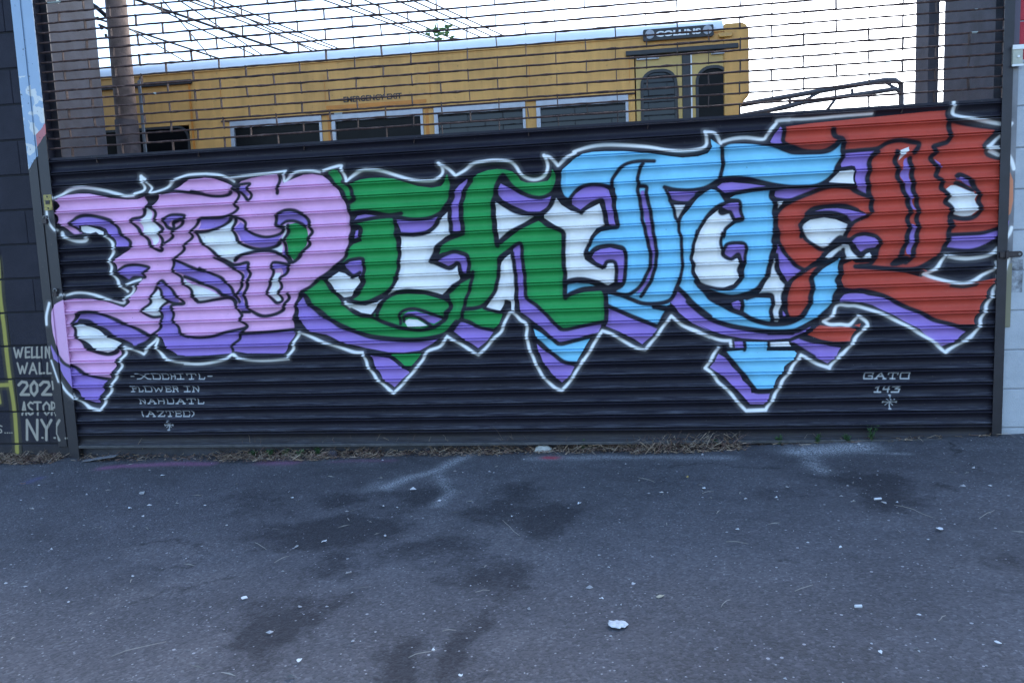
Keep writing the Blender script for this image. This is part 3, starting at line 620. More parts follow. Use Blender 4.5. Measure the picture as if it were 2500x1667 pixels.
def paint_over(k,base,wave=0):
    s=k.sep(k.pos()); xx=s[0]
    if wave: xx=k.math('MULTIPLY_ADD',k.math('SINE',k.math('MULTIPLY',k.math('SUBTRACT',s[2],ZB),6.28318/PITCH)),wave,s[0])
    u=k.math('DIVIDE',k.math('SUBTRACT',xx,CX0),CX1-CX0); v=k.math('DIVIDE',k.math('SUBTRACT',s[2],CZ0),CZ1-CZ0)
    c=k.new('ShaderNodeCombineXYZ'); k.set(c.inputs[0],u); k.set(c.inputs[1],v)
    t=k.new('ShaderNodeTexImage'); t.image=img; t.extension='CLIP'; t.interpolation='Linear'; k.t.links.new(c.outputs[0],t.inputs[0])
    return k.mix(t.outputs['Alpha'],base,t.outputs['Color']),t.outputs['Alpha'],s
# ------------------------------------------------------------------ materials
PITCH=.0762; ZB=.10
def m_shutter():
    k=NT('shutter_paint'); p=k.pos(); s=k.sep(p)
    n=k.noise(5,5,.6,p)
    base=k.ramp(n,[(.25,(.0042,.0040,.0120)),(.75,(.0085,.0080,.0195))])
    # scuffs on the rolled lips: long rubbed dust streaks, stronger towards the bottom of the shutter
    fr=k.math('FRACT',k.math('DIVIDE',k.math('SUBTRACT',s[2],ZB),PITCH))
    lip=k.math('MULTIPLY',k.math('LESS_THAN',fr,.30),k.math('GREATER_THAN',fr,.04))
    st=k.noise(1,6,.7,k.scale(p,(5,1,160)))
    low=k.math('MULTIPLY_ADD',s[2],-.75,1.0,clamp=True)
    sc=k.math('MULTIPLY',k.math('MULTIPLY',lip,k.ramp(st,[(.46,0),(.70,1)])),k.math('MULTIPLY_ADD',low,.62,.08))
    base=k.mix(sc,base,(.17,.18,.22))
    col,a,_=paint_over(k,base,.0009)
    col=k.mix(1,col,k.ramp(k.noise(4.5,4,.6,p),[(.3,.86),(.7,1.06)]),'MULTIPLY')
    # spray paint: slight overspray mottling, chips of bare black and dust specks
    ch=k.math('MULTIPLY',k.math('GREATER_THAN',k.noise(55,3,.7,p),.735),a)
    col=k.mix(k.math('MULTIPLY',ch,.75),col,(.05,.05,.06))
    sp=k.math('LESS_THAN',k.vor(38,'Distance',p),.05)
    col=k.mix(k.math('MULTIPLY',sp,.35),col,(.45,.45,.45))
    col=k.mix(k.math('MULTIPLY',k.noise(1.6,4,.6,k.scale(p,(1,1,4))),.16),col,(.10,.09,.09))
    dirt=k.ramp(k.math('ADD',s[2],k.math('MULTIPLY',k.noise(9,4,.6,p),.10)),[(.06,.75),(.17,0)])
    col=k.mix(dirt,col,(.045,.040,.036))
    k.base(col,k.ramp(k.noise(30,4,.6,p),[(.3,.45),(.7,.65)]),0,.24)
    k.bump(k.noise(14,4,.6,k.scale(p,(1,1,3))),.10,.004)
    return k.m
MSH=m_shutter()
def m_rail(name,split,lo,hi,alt,pz,peel):
    k=NT(name); p=k.pos(); s=k.sep(p)
    zz=k.math('ADD',s[2],k.math('MULTIPLY_ADD',k.noise(16,3,.6,p),.05,-.025)); zz=k.math('ADD',zz,k.math('MULTIPLY',s[0],-1.1))
    base=k.mix(k.math('GREATER_THAN',zz,split),lo,hi)
    base=k.mix(k.math('MULTIPLY',k.math('GREATER_THAN',zz,pz),k.math('LESS_THAN',zz,split)),base,alt)
    pe=k.math('MULTIPLY',k.math('GREATER_THAN',k.noise(13,2,.5,p),.53),k.math('MULTIPLY',k.math('LESS_THAN',s[2],peel),k.math('GREATER_THAN',zz,split)))
    base=k.mix(pe,base,(.70,.72,.70))
    base=k.mix(k.math('GREATER_THAN',k.noise(42,4,.7,p),.66),base,(.06,.045,.04))
    col,a,_=paint_over(k,base)
    col=k.mix(k.math('MULTIPLY',k.noise(3,5,.65,p),.35),col,(.05,.045,.05))
    k.base(col,.5); k.bump(k.noise(60,4,.6,p),.15,.003); return k.m
BLK=(.011,.010,.015)
MRA=m_rail('jamb_paint',1.90,BLK,(.34,.47,.62),(.34,.47,.62),1.90,2.28)
MRB=m_rail('rail_paint',2.00,BLK,(.34,.47,.62),(.55,.16,.17),1.93,2.2)
MRR=plain('rail_dark',(.014,.012,.017),.5,.35,12,bump=.15,bsc=60)
def m_plate():
    k=NT('jamb_plate_paint'); p=k.pos(); s=k.sep(p)
    b=k.ramp(k.noise(7,5,.6,p),[(.3,(.13,.13,.14)),(.7,(.24,.24,.25))])
    b=k.mix(k.ramp(k.math('ADD',s[2],k.math('MULTIPLY',k.noise(12,3,.6,p),.1)),[(.0,0),(.93,0),(.96,1)]) if False else k.math('GREATER_THAN',s[2],2.05),b,(.075,.06,.085))
    b=k.mix(k.math('LESS_THAN',k.math('ADD',s[2],k.math('MULTIPLY',k.noise(12,3,.6,p),.12)),1.02),b,(.20,.18,.11))
    col,a,_=paint_over(k,b); k.base(col,.6); k.bump(k.noise(50,4,.6,p),.15,.003); return k.m
MPL=m_plate()
def m_block(name,lo,hi,right=False):
    k=NT(name); p=k.pos(); s=k.sep(p)
    b=k.ramp(k.noise(6,6,.65,p),[(.3,lo),(.7,hi)])
    oi=k.new('ShaderNodeObjectInfo').outputs['Random']
    b=k.mix(k.math('MULTIPLY',oi,.10),b,tuple(v*.55 for v in lo))
    if right:
        e=k.math('ADD',s[2],k.math('MULTIPLY',k.noise(14,3,.5,p),.10))
        b=k.mix(k.math('GREATER_THAN',e,2.02),b,(.42,.035,.05))
        ds=k.math('MULTIPLY',k.ramp(k.noise(18,4,.6,p),[(.35,0),(.6,1)]),k.math('MULTIPLY',k.math('LESS_THAN',s[0],5.455),k.math('MULTIPLY',k.math('LESS_THAN',s[2],.97),k.math('GREATER_THAN',s[2],.80))))
        b=k.mix(k.math('MULTIPLY',ds,.85),b,(.05,.045,.05))
    b=k.mix(k.ramp(k.math('ADD',s[2],k.math('MULTIPLY',k.noise(9,4,.6,p),.14)),[(.02,.7),(.16,0)]),b,(.05,.045,.04))
    b=k.mix(k.math('GREATER_THAN',k.noise(75,4,.75,p),.70),b,tuple(v*.4 for v in lo))
    col,a,_=paint_over(k,b)
    k.base(col,.75,0,.3); k.bump(k.noise(150,4,.7,p),.55,.006); return k.m
MBL=m_block('black_block_paint',(.012,.012,.020),(.023,.022,.034))
MBR=m_block('grey_block_paint',(.36,.39,.42),(.47,.50,.53),True)
MMO=plain('mortar_black',(.008,.008,.012),.9,.3,30); MMR=plain('mortar_grey',(.28,.30,.33),.9,.2,30)
def m_rust(name,dark,rust,lightc):
    k=NT(name); p=k.pos(); n=k.noise(30,5,.7,p)
    c=k.ramp(n,[(.35,dark),(.55,rust),(.75,lightc)])
    c=k.mix(k.math('GREATER_THAN',k.noise(3.2,3,.6,p),.67),c,(.30,.34,.32))
    k.base(c,.8,0,.25); k.bump(k.noise(240,4,.8,p),.8,.004); return k.m
MROD=m_rust('rusty_rod',(.034,.023,.024),(.075,.042,.036),(.17,.12,.105))
MLINK=m_rust('rusty_link',(.035,.025,.025),(.075,.05,.043),(.17,.13,.11))
def m_asphalt():
    k=NT('asphalt'); p=k.pos()
    big=k.noise(1.1,5,.6,p); mid=k.noise(9,5,.65,p)
    c=k.ramp(k.math('MULTIPLY_ADD',mid,.45,k.math('MULTIPLY',big,.55)),[(.32,(.048,.048,.053)),(.68,(.106,.105,.114))])
    c=k.mix(k.math('MULTIPLY',k.attr('worn'),k.ramp(k.noise(26,5,.7,p),[(.35,0),(.6,.75)])),c,(.135,.130,.135))
    st=k.math('ADD',k.attr('stain'),k.math('MULTIPLY_ADD',k.noise(17,6,.8,p),1.5,-.75))
    c=k.mix(k.ramp(st,[(.26,0),(.72,.80)]),c,(.024,.024,.028))
    c=k.mix(k.math('MINIMUM',k.math('MULTIPLY',k.attr('crack'),k.ramp(k.noise(45,3,.7,p),[(.3,.3),(.6,1)])),.9),c,(.012,.012,.013))
    agg=k.new('ShaderNodeTexVoronoi'); agg.inputs['Scale'].default_value=125; k.t.links.new(p,agg.inputs['Vector'])
    ag=k.sep(agg.outputs['Color'])
    c=k.mix(1,c,k.ramp(ag[0],[(0,.70),(.5,.97),(.86,1.13),(1,1.55)]),'MULTIPLY')
    c=k.mix(k.math('MULTIPLY',k.math('GREATER_THAN',ag[1],.984),k.math('LESS_THAN',agg.outputs['Distance'],.42)),c,(.25,.25,.26))
    v2=k.new('ShaderNodeTexVoronoi'); v2.inputs['Scale'].default_value=27; k.t.links.new(p,v2.inputs['Vector']); g2=k.sep(v2.outputs['Color'])
    c=k.mix(k.math('MULTIPLY',k.math('LESS_THAN',v2.outputs['Distance'],.14),k.math('GREATER_THAN',g2[0],.95)),c,(.32,.32,.33))
    w=k.noise(120,3,.7,p)
    chk=k.math('MULTIPLY',k.attr('chalk'),k.ramp(w,[(.42,0),(.62,1)])); c=k.mix(k.math('MINIMUM',chk,.85),c,(.52,.54,.55))
    c=k.mix(k.math('MULTIPLY',k.attr('pink'),k.ramp(w,[(.35,.15),(.65,.75)])),c,(.42,.13,.28))
    c=k.mix(k.math('MULTIPLY',k.attr('red'),k.ramp(w,[(.35,.2),(.65,.8)])),c,(.50,.03,.06))
    c=k.mix(k.math('MULTIPLY',k.attr('violet'),k.ramp(w,[(.35,.2),(.65,.8)])),c,(.14,.14,.42))
    # hairline cracks
    cv=k.vor(1.15,'Distance',k.scale(p,(1,1,0)),'DISTANCE_TO_EDGE') if False else None
    k.base(c,k.ramp(mid,[(.3,.78),(.7,.95)]),0,.35)
    h=k.math('ADD',k.math('MULTIPLY',agg.outputs['Distance'],-.6),k.math('MULTIPLY',k.noise(60,5,.7,p),1.0))
    k.bump(h,.55,.006); return k.m
MAS=m_asphalt()
def m_bus(name,c):
    k=NT(name); p=k.pos(); a=k.noise(1,5,.65,k.scale(p,(14,4,1.6))); b=k.noise(3,4,.6,p)
    col=k.ramp(k.math('MULTIPLY_ADD',a,.5,k.math('MULTIPLY',b,.5)),[(.32,tuple(v*.72 for v in c)),(.62,tuple(v*1.08 for v in c))])
    col=k.mix(k.ramp(k.noise(28,5,.75,p),[(.62,0),(.74,.6)]),col,(.16,.10,.05))
    k.base(col,.6,0,.35); return k.m
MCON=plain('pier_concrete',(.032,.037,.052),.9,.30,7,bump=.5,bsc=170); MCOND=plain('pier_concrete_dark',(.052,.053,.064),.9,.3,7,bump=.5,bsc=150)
MYEL=m_bus('bus_yellow',(.66,.34,.095)); MYELO=plain('bus_door_yellow',(.52,.34,.10),.5,.12,6); MORG=plain('bus_orange',(.56,.20,.02),.5,.15,9)
MROOF=plain('bus_roof_white',(.72,.75,.76),.5,.08,5); MALU=plain('window_aluminium',(.36,.37,.40),.4,.12,20,metal=.3); MBLACK=plain('bus_black_trim',(.018,.018,.02),.5,.3,20)
MINT=plain('bus_interior',(.02,.018,.017),.9,.3,6)
MGL=NT('dark_glass').base((.008,.009,.011),.03,0,.28).m; MGLK=plain('smoked_glass',(.004,.004,.005),.3,.3,8,spec=.10)
MWOOD=plain('weathered_pole',(.13,.085,.065),.9,.4,12,bump=.6,bsc=90); MPIPE=plain('galvanised_pipe',(.17,.17,.17),.5,.2,15,metal=.4)
MWIRE=plain('wire_black',(.012,.012,.014),.6,.2,8); MSTEEL=plain('rack_steel',(.06,.065,.075),.5,.3,10)
MAMB=plain('amber_lens',(.50,.24,.03),.2,.2,30); MLENS=plain('lamp_grey',(.30,.31,.33),.25,.2,30); MWHT=plain('sign_white',(.75,.76,.74),.6,.08,20)
MBRASS=plain('worn_yellow_plate',(.30,.24,.06),.5,.4,60); MIRON=plain('padlock_iron',(.035,.028,.03),.45,.4,40,metal=.4,bump=.3); MBOX=plain('box_beige',(.42,.42,.34),.6,.15,30)
# ------------------------------------------------------------------ ground
def gz(x): return -0.055+0.1*min(max(x/5.4,0),1.4)**2
STAINS=[(1.585, -0.831, 0.206, 0.169, 0.55), (2.049, -1.289, 0.248, 0.136, 0.9), (2.252, -1.223, 0.16, 0.188, 0.9), (2.057, -0.827, 0.124, 0.12, 0.8), (2.396, -0.778, 0.138, 0.158, 0.8), (2.865, -0.746, 0.134, 0.122, 0.7), (2.796, -1.021, 0.156, 0.136, 0.85), (3.031, -1.183, 0.097, 0.177, 0.95), (2.628, -1.483, 0.171, 0.117, 0.7), (2.881, -1.73, 0.108, 0.128, 0.75), (2.676, -2.257, 0.07, 0.107, 0.9), (2.89, -2.229, 0.076, 0.158, 0.9), (2.905, -2.033, 0.049, 0.085, 0.6), (2.255, -1.922, 0.115, 0.085, 0.55), (2.267, -2.167, 0.135, 0.137, 1.0), (1.171, -1.592, 0.108, 0.053, 0.35), (2.24, -1.607, 0.126, 0.101, 0.65), (1.729, -1.05, 0.153, 0.138, 0.3), (4.461, -0.739, 0.175, 0.172, 1.1), (4.492, -1.028, 0.133, 0.126, 0.7), (4.611, -1.65, 0.026, 0.075, 0.5), (4.029, -0.874, 0.144, 0.13, 0.45), (3.626, -0.611, 0.111, 0.166, 0.4), (1.541, -1.387, 0.211, 0.052, 0.3)]
CHALK=[(2.495, -0.051, 2.425, -0.202, 0.045, 0.8, 0), (2.425, -0.202, 2.369, -0.379, 0.045, 0.8, 0), (2.369, -0.379, 2.252, -0.473, 0.045, 0.8, 0), (2.252, -0.473, 2.173, -0.649, 0.045, 0.8, 0), (2.371, -0.39, 2.483, -0.655, 0.035, 0.45, 0), (2.483, -0.655, 2.535, -0.755, 0.035, 0.45, 0), (2.535, -0.755, 2.513, -0.847, 0.035, 0.45, 0), (2.513, -0.847, 2.507, -0.952, 0.035, 0.45, 0), (2.117, -0.574, 2.089, -0.685, 0.04, 0.3, 0), (2.867, -0.188, 3.063, -0.181, 0.05, 0.5, 0), (3.063, -0.181, 3.251, -0.174, 0.05, 0.5, 0), (3.251, -0.174, 3.449, -0.195, 0.05, 0.5, 0), (3.449, -0.195, 3.64, -0.241, 0.05, 0.5, 0), (3.64, -0.241, 3.916, -0.296, 0.05, 0.5, 0), (4.302, -0.208, 4.415, -0.18, 0.1, 1.1, 0), (4.415, -0.18, 4.6, -0.142, 0.1, 1.1, 0), (4.322, -0.273, 4.287, -0.464, 0.05, 0.5, 0), (4.287, -0.464, 4.306, -0.557, 0.05, 0.5, 0), (4.538, -0.24, 4.793, -0.308, 0.02, 0.5, 0), (0.305, -0.211, 0.413, -0.172, 0.045, 0.9, 1), (0.413, -0.172, 0.601, -0.15, 0.045, 0.9, 1), (0.601, -0.15, 0.936, -0.15, 0.045, 0.9, 1), (1.271, -0.129, 1.455, -0.152, 0.05, 0.7, 1), (1.713, -0.166, 2.061, -0.162, 0.03, 0.35, 1), (2.947, -0.165, 2.992, -0.174, 0.03, 1.4, 2), (0.054, -0.522, 0.048, -0.421, 0.03, 0.4, 3), (5.076, -0.108, 5.039, -0.253, 0.012, 1.0, 4), (5.039, -0.253, 4.995, -0.387, 0.012, 1.0, 4), (4.987, -0.498, 4.994, -0.622, 0.01, 0.8, 4), (3.625, -0.404, 3.748, -0.394, 0.01, 0.9, 4), (3.748, -0.394, 3.865, -0.428, 0.01, 0.9, 4), (3.865, -0.428, 3.943, -0.491, 0.01, 0.9, 4), (3.943, -0.491, 4.108, -0.509, 0.01, 0.9, 4), (4.717, -0.814, 4.76, -0.834, 0.02, 0.7, 4), (1.324, -1.422, 1.383, -1.361, 0.012, 0.8, 4), (1.383, -1.361, 1.536, -1.379, 0.012, 0.8, 4), (1.536, -1.379, 1.63, -1.455, 0.012, 0.8, 4), (1.63, -1.455, 1.718, -1.551, 0.012, 0.8, 4), (1.718, -1.551, 1.693, -1.641, 0.012, 0.8, 4), (1.693, -1.641, 1.569, -1.649, 0.012, 0.8, 4), (1.657, -1.963, 1.71, -1.868, 0.012, 0.6, 4), (1.71, -1.868, 1.919, -1.71, 0.012, 0.6, 4), (1.855, -1.512, 1.888, -1.472, 0.012, 0.6, 4), (1.888, -1.472, 2.034, -1.489, 0.012, 0.6, 4), (2.648, -1.072, 2.733, -1.154, 0.014, 0.7, 4), (2.733, -1.154, 2.823, -1.213, 0.014, 0.7, 4), (3.891, -1.605, 3.919, -1.619, 0.016, 0.9, 4), (4.721, -0.81, 4.733, -0.856, 0.02, 0.7, 4), (4.733, -0.856, 4.766, -0.881, 0.02, 0.7, 4), (2.007, -2.21, 2.086, -2.171, 0.012, 0.5, 4), (1.42, -1.472, 1.611, -1.504, 0.13, 0.9, 5), (1.609, -1.894, 1.722, -1.791, 0.08, 0.8, 5), (1.722, -1.791, 1.889, -1.71, 0.08, 0.8, 5), (2.888, -1.356, 3.031, -1.547, 0.15, 0.7, 5), (2.069, -2.27, 2.097, -2.208, 0.07, 0.7, 5), (3.017, -2.153, 3.075, -2.143, 0.06, 0.6, 5), (3.596, -1.746, 3.869, -1.866, 0.3, 0.25, 5)]
def ground():
    xs=np.concatenate([[-400,-150,-60,-25,-10,-5,-3,-2],np.arange(-1.4,7.2,.016),[8,9.5,12,20,40,90,200,420]])
    ys=np.concatenate([[-420,-150,-60,-25,-12,-8,-6,-5,-4.4],np.arange(-3.9,.30,.016),[.5,.8,1.2,2,4,8,16,35,90,220,700]])
    X,Yv=np.meshgrid(xs,ys)
    Z=-.055+.1*np.clip(X/5.4,0,1.4)**2
    def smooth_noise(sx,sy,seed,amp):
        r=np.random.default_rng(seed); out=np.zeros_like(X)
        for _ in range(10):
            a=r.uniform(0,6.28); f=r.uniform(.6,1.4); kx=math.cos(a)*f*sx; ky=math.sin(a)*f*sy
            out+=np.sin(kx*X+ky*Yv+r.uniform(0,6.28))
        return out*amp/10
    near=(np.abs(X-2.7)<5)&(np.abs(Yv+1.8)<2.4)
    Z=Z+np.where(near,smooth_noise(5,5,1,.012)+smooth_noise(17,17,2,.004),0)
    S=np.zeros_like(X); WX=X+smooth_noise(14,14,3,.16)+smooth_noise(38,38,4,.06); WY=Yv+smooth_noise(14,14,5,.13)+smooth_noise(38,38,6,.05)
    for cx,cy,rx,ry,a in STAINS:
        d=np.hypot((WX-cx)/(rx*1.12),(WY-cy)/(ry*1.15)); v=np.clip(1.3-d*.8,0,1)*a; S=1-(1-S)*(1-np.clip(v,0,1)*.96)
    Z-=S*.004
    L=[np.zeros_like(X) for _ in range(6)]
    for x0,y0,x1,y1,w,a,c in CHALK:
        dx,dy=x1-x0,y1-y0; t=np.clip(((X-x0)*dx+(Yv-y0)*dy)/(dx*dx+dy*dy+1e-9),0,1)
        JX,JY=(X,Yv) if c<4 else (X+smooth_noise(60,60,9,.05),Yv+smooth_noise(60,60,10,.05))
        t=np.clip(((JX-x0)*dx+(JY-y0)*dy)/(dx*dx+dy*dy+1e-9),0,1); d=np.hypot(JX-x0-t*dx,JY-y0-t*dy); L[c]=np.maximum(L[c],a*np.exp(-(d/w)**2))
    ny,nx=X.shape
    V=np.stack([X.ravel(),Yv.ravel(),Z.ravel()],1)
    i=np.arange(ny*nx).reshape(ny,nx); F=np.stack([i[:-1,:-1],i[:-1,1:],i[1:,1:],i[1:,:-1]],-1).reshape(-1,4)
    me=bpy.data.meshes.new('ground'); me.vertices.add(len(V)); me.vertices.foreach_set('co',V.astype(np.float32).ravel())
    me.loops.add(F.size); me.loops.foreach_set('vertex_index',F.astype(np.int32).ravel()); me.polygons.add(len(F)); me.polygons.foreach_set('loop_start',np.arange(0,F.size,4,dtype=np.int32)); me.update(calc_edges=True)
    me.polygons.foreach_set('use_smooth',np.ones(len(F),bool))
    for n,v in zip(('stain','chalk','pink','red','violet','crack','worn'),[S]+L):
        me.attributes.new(n,'FLOAT','POINT').data.foreach_set('value',v.astype(np.float32).ravel())
    o=link('ground',me,MAS); tag(o,'cracked and stained grey asphalt lot in front of the shutter','ground',kind='structure')
ground()
# ------------------------------------------------------------------ block walls beside the opening
COURSE=.2086; CZ_=.036
def block_mesh(w,h,seed):
    r=random.Random(seed); m=MB(); m.box(0,w,0,.19,0,h); me=mesh('block',m.v,m.f)
    bm=bmesh.new(); bm.from_mesh(me); bmesh.ops.recalc_face_normals(bm,faces=bm.faces); bmesh.ops.bevel(bm,geom=list(bm.edges),offset=.0035,segments=1,affect='EDGES'); bm.to_mesh(me); bm.free(); return me
def block_wall(name,label,x_in,side,mat,mort,z0c,ncol,step):
    root=empty(name,label,'wall',(x_in,0,-.2))
    bw=.40; cache={}
    for r in range(-1,15):
        z=z0c+r*COURSE; off=0 if r%2 else bw/2; a=0.
        first=True
        for c in range(ncol+1):
            w=(off if (first and off) else bw); first=False
            x0=a+(0 if a==0 else .001); x1=a+w-.001; a+=w
            if x1-x0<.05: continue
            key=(round(x1-x0,3))
            if key not in cache:
                cache[key]=block_mesh(x1-x0,COURSE-step,1); cache[key].materials.append(mat)
            o=bpy.data.objects.new('block',cache[key]); COL.objects.link(o); o.parent=root
            xx=(-x1 if side<0 else x0)
            o.location=(xx,random.uniform(-.0015,.0015),z+.2+step/2)
    m=MB(); L=ncol*bw+bw/2
    m.box(*((-L,0.0) if side<0 else (0.0,L)),.006,.16,.005,3.3); m.build('mortar',mort,root)
    return root
block_wall('block_wall','black painted concrete block wall left of the shutter with yellow line and lettering',-.012,-1,MBL,MMO,CZ_,3,.011)
block_wall('block_wall','pale grey painted concrete block wall at the right edge, red at top',5.369,1,MBR,MMR,.08,2,.006)
# ------------------------------------------------------------------ guide rails and jambs
def rail(name,label,x0,x1,yf,yb,z0,z1,mat,cat,side):
    root=empty(name,label,cat,((x0+x1)/2,0,z0)); cx=(x0+x1)/2
    m=MB(); m.box(x0-cx,x1-cx,yf,yf+.006,0,z1-z0); m.build('face_flange',mat,root,bevel=.0015)
    m=MB()
    if side<0: m.box(x0-cx,x0-cx+.006,yf+.0065,yb,0,z1-z0).box(x0-cx+.0065,x1-cx+.03,yb-.006,yb,0,z1-z0)  # left back flange widened so a dark strip shows beside the rail
    else: m.box(x1-cx-.006,x1-cx,yf+.0065,yb,0,z1-z0)
    m.build('web',MRR if mat is not MRA else mat,root)
    return root
rail('jamb_angle','pale blue steel jamb angle at far left, peeling to white then black',-.148,-.088,-.012,.0,.02,3.0,MRA,'jamb',-1)
rail('guide_rail','left shutter guide rail, pale blue above and black below with pink paint',-.066,-.001,-.024,.06,-.06,3.0,MRB,'guide rail',-1)
rail('guide_rail','black right guide rail of the shutter standing on the asphalt',5.318,5.366,-.024,.06,.045,3.0,MRR,'guide rail',1)
rail('jamb_plate','grey steel jamb plate right of the shutter with orange and white graffiti spill',5.3675,5.399,-.008,.0,.62,3.0,MPL,'jamb',1)
# ------------------------------------------------------------------ roll-down shutter
SH=empty('roll_down_shutter','black roll-down shutter painted with a huge colourful graffiti mural, open grille above','shutter',(2.67,0,.02))
def child(n,me,x,y,z): o=bpy.data.objects.new(n,me); COL.objects.link(o); o.parent=SH; o.location=(x-2.67,y,z-.02); return o
prof=[(-.16,.012),(-.02,.010),(0,.001),(.04,-.0115),(.075,-.0200),(.10,-.0220),(.125,-.0195),(.15,-.0125)]+[(.15+.745*q/9,.006-.0175*((.15+.745*q/9-.523)/.3725)**2) for q in range(1,10)]+[(.925,-.0118),(.95,-.0105),(.972,-.006),(1.0,.002)]
XS=[-.03,.6,1.4,2.2,3.0,3.8,4.6,5.36]
v=[];f=[]
for x in XS:
    for t,y in prof: v.append((x-2.67,y,-t*PITCH*.998))
n=len(prof)
for i in range(len(XS)-1):
    for j in range(n-1): f.append((i*n+j,i*n+j+1,(i+1)*n+j+1,(i+1)*n+j))
slat=mesh('slat',v,f,True); slat.materials.append(MSH)
bm=bmesh.new(); bm.from_mesh(slat); bmesh.ops.recalc_face_normals(bm,faces=bm.faces)
if sum(fc.normal.y for fc in bm.faces)>0: bmesh.ops.reverse_faces(bm,faces=bm.faces)
bm.to_mesh(slat); bm.free(); slat.polygons.foreach_set('use_smooth',[True]*len(slat.polygons))
for k in range(23):
    o=child('slat',slat,2.67,random.uniform(-.0008,.0008),ZB+(22-k)*PITCH); o.rotation_euler=(R(random.uniform(-.7,.7)),0,R(random.uniform(-.02,.02)))
m=MB(); m.box(-2.65,2.65,-.050,-.004,-.004,.004).box(-2.649,2.649,-.0495,-.044,-.012,-.0045); m.build('bottom_bar',plain('bar_grey',(.060,.060,.064),.6,.35,25),SH,bevel=.002,loc=(0,0,.010))
m=MB(); m.box(-2.70,2.69,-.010,-.002,0,.014); m.build('top_rail',MSH,SH,loc=(0,0,ZB+22*PITCH-.018))
RODP=.0557; RZ0=1.848
def rod_mesh(i):
    r=np.random.default_rng(100+i); P=[];rr=[]
    N=150
    for a in range(N+1):
        x=-2.67+5.37*a/N; P.append((x,r.normal(0,.0006),r.normal(0,.0007))); rr.append(.0051+max(0,r.normal(0,.0011)))
    m=MB(); m.tube(P,rr,6); me=mesh('rod',m.v,m.f,True); me.materials.append(MROD); return me
rods=[rod_mesh(i) for i in range(5)]
for i in range(18):
    o=child('rod',rods[i%5],2.67,0,RZ0+RODP*i+random.uniform(-.0012,.0012)); o.scale=(1 if i%2 else -1,1,1) if False else (1,1,1); o.rotation_euler=(random.uniform(0,6.28),0,R(random.uniform(-.03,.03)))
m=MB(); h=RODP/2+.0055; m.box(-.0021,.0021,-.0085,.0085,-h,h); lk=mesh('link',m.v,m.f); lk.materials.append(MLINK)
for c in range(33):
    x=.145+.162*c
    for r in range(9):
        i=2*r-(1 if c%2==0 else 0)
        if i<-1 or i>16: continue
        z=RZ0+RODP*(i+.5)
        if random.random()<.03: continue
        o=child('link',lk,x+random.uniform(-.003,.003),0,z); o.rotation_euler=(0,R(random.gauss(0,2.2)),R(random.uniform(-8,8)))
for c in range(1,33,4):      # bent tails of the lowest links clamped over the top rail
    o=child('link',lk,.145+.162*c,-.012,1.762); o.scale=(.8,.8,.42); o.rotation_euler=(R(8),R(random.uniform(-6,22)),0)
# dark block added behind the bottom bar to keep yard light out
m=MB(); m.box(-.07,5.36,.03,.14,-.12,.05); tag(m.build('gap_light_block',MCOND),'dark block added to keep the gap under the shutter unlit','light blocker')
# ------------------------------------------------------------------ small ironwork
def padlock(x,z,label):
    r=empty('padlock',label,'padlock',(x,-.03,z))
    m=MB(); m.prism(rrect(-.016,.016,-.022,.008,.006,3),-.020,.0); m.build('body',MIRON,r,bevel=.002)
    m=MB(); m.tube([(-.010,-.010,.005)]+[(.010*math.cos(R(a)),-.010,.014+.012*math.sin(R(a))) for a in range(180,-1,-20)]+[(.010,-.010,.005)],.0035,6); m.build('shackle',MPIPE,r,smooth=True)
    m=MB(); m.box(-.030,.010,.0005,.004,.010,.028); m.build('hasp',MIRON,r,bevel=.001)
padlock(-.052,1.425,'dark padlock on the upper hasp of the left guide rail')
padlock(-.036,.985,'rusty padlock on the lower hasp of the left guide rail, above the pink paint')
r=empty('lock_plate','worn yellow metal plate on the left guide rail beside the pink letter','plate',(-.028,-.026,1.53))
m=MB(); m.prism(rrect(-.026,.026,-.046,.046,.003,2),-.006,0); m.build('plate',MBRASS,r,bevel=.001)
for zz in (-.034,.034):
    m=MB(); m.tube([(0,-.009,zz),(0,-.005,zz)],.005,8); m.build('rivet',MIRON,r)
m=MB(); m.box(-.012,.014,-.010,-.0062,-.010,.012); m.build('keeper',MIRON,r,bevel=.001)
r=empty('slide_bolt','black slide bolt with a round eye on the right guide rail','bolt',(5.37,-.03,1.0))
o_=[(-.045,-.016),(.045,-.016)]+arc(.047,0,.016,-90,90,10)+[(-.045,.016)]
m=MB(); m.prism(o_,-.008,0); m.build('bar',MIRON,r,bevel=.001)
m=MB(); m.tube([(.047,-.0105,0),(.047,-.0085,0)],.0065,12); m.build('pin',MPIPE,r)
m=MB(); m.box(-.02,-.008,-.016,-.0085,-.022,.022); m.build('guide_loop',MIRON,r,bevel=.001)
r=empty('junction_box','beige electrical box on the jamb plate at the upper right','box',(5.382,-.0085,1.99))
m=MB(); m.box(-.026,.020,-.030,0,-.048,.048); m.build('case',MBOX,r,bevel=.003)
m=MB(); m.box(-.030,.024,-.034,-.0305,.030,.052).box(-.030,.024,-.034,-.0305,-.052,-.042); m.build('lid_rim',MWHT,r,bevel=.001)
m=MB(); m.tube([(-.002,-.036,-.005),(-.002,-.0305,-.005)],.006,10); m.build('knob',MWHT,r)
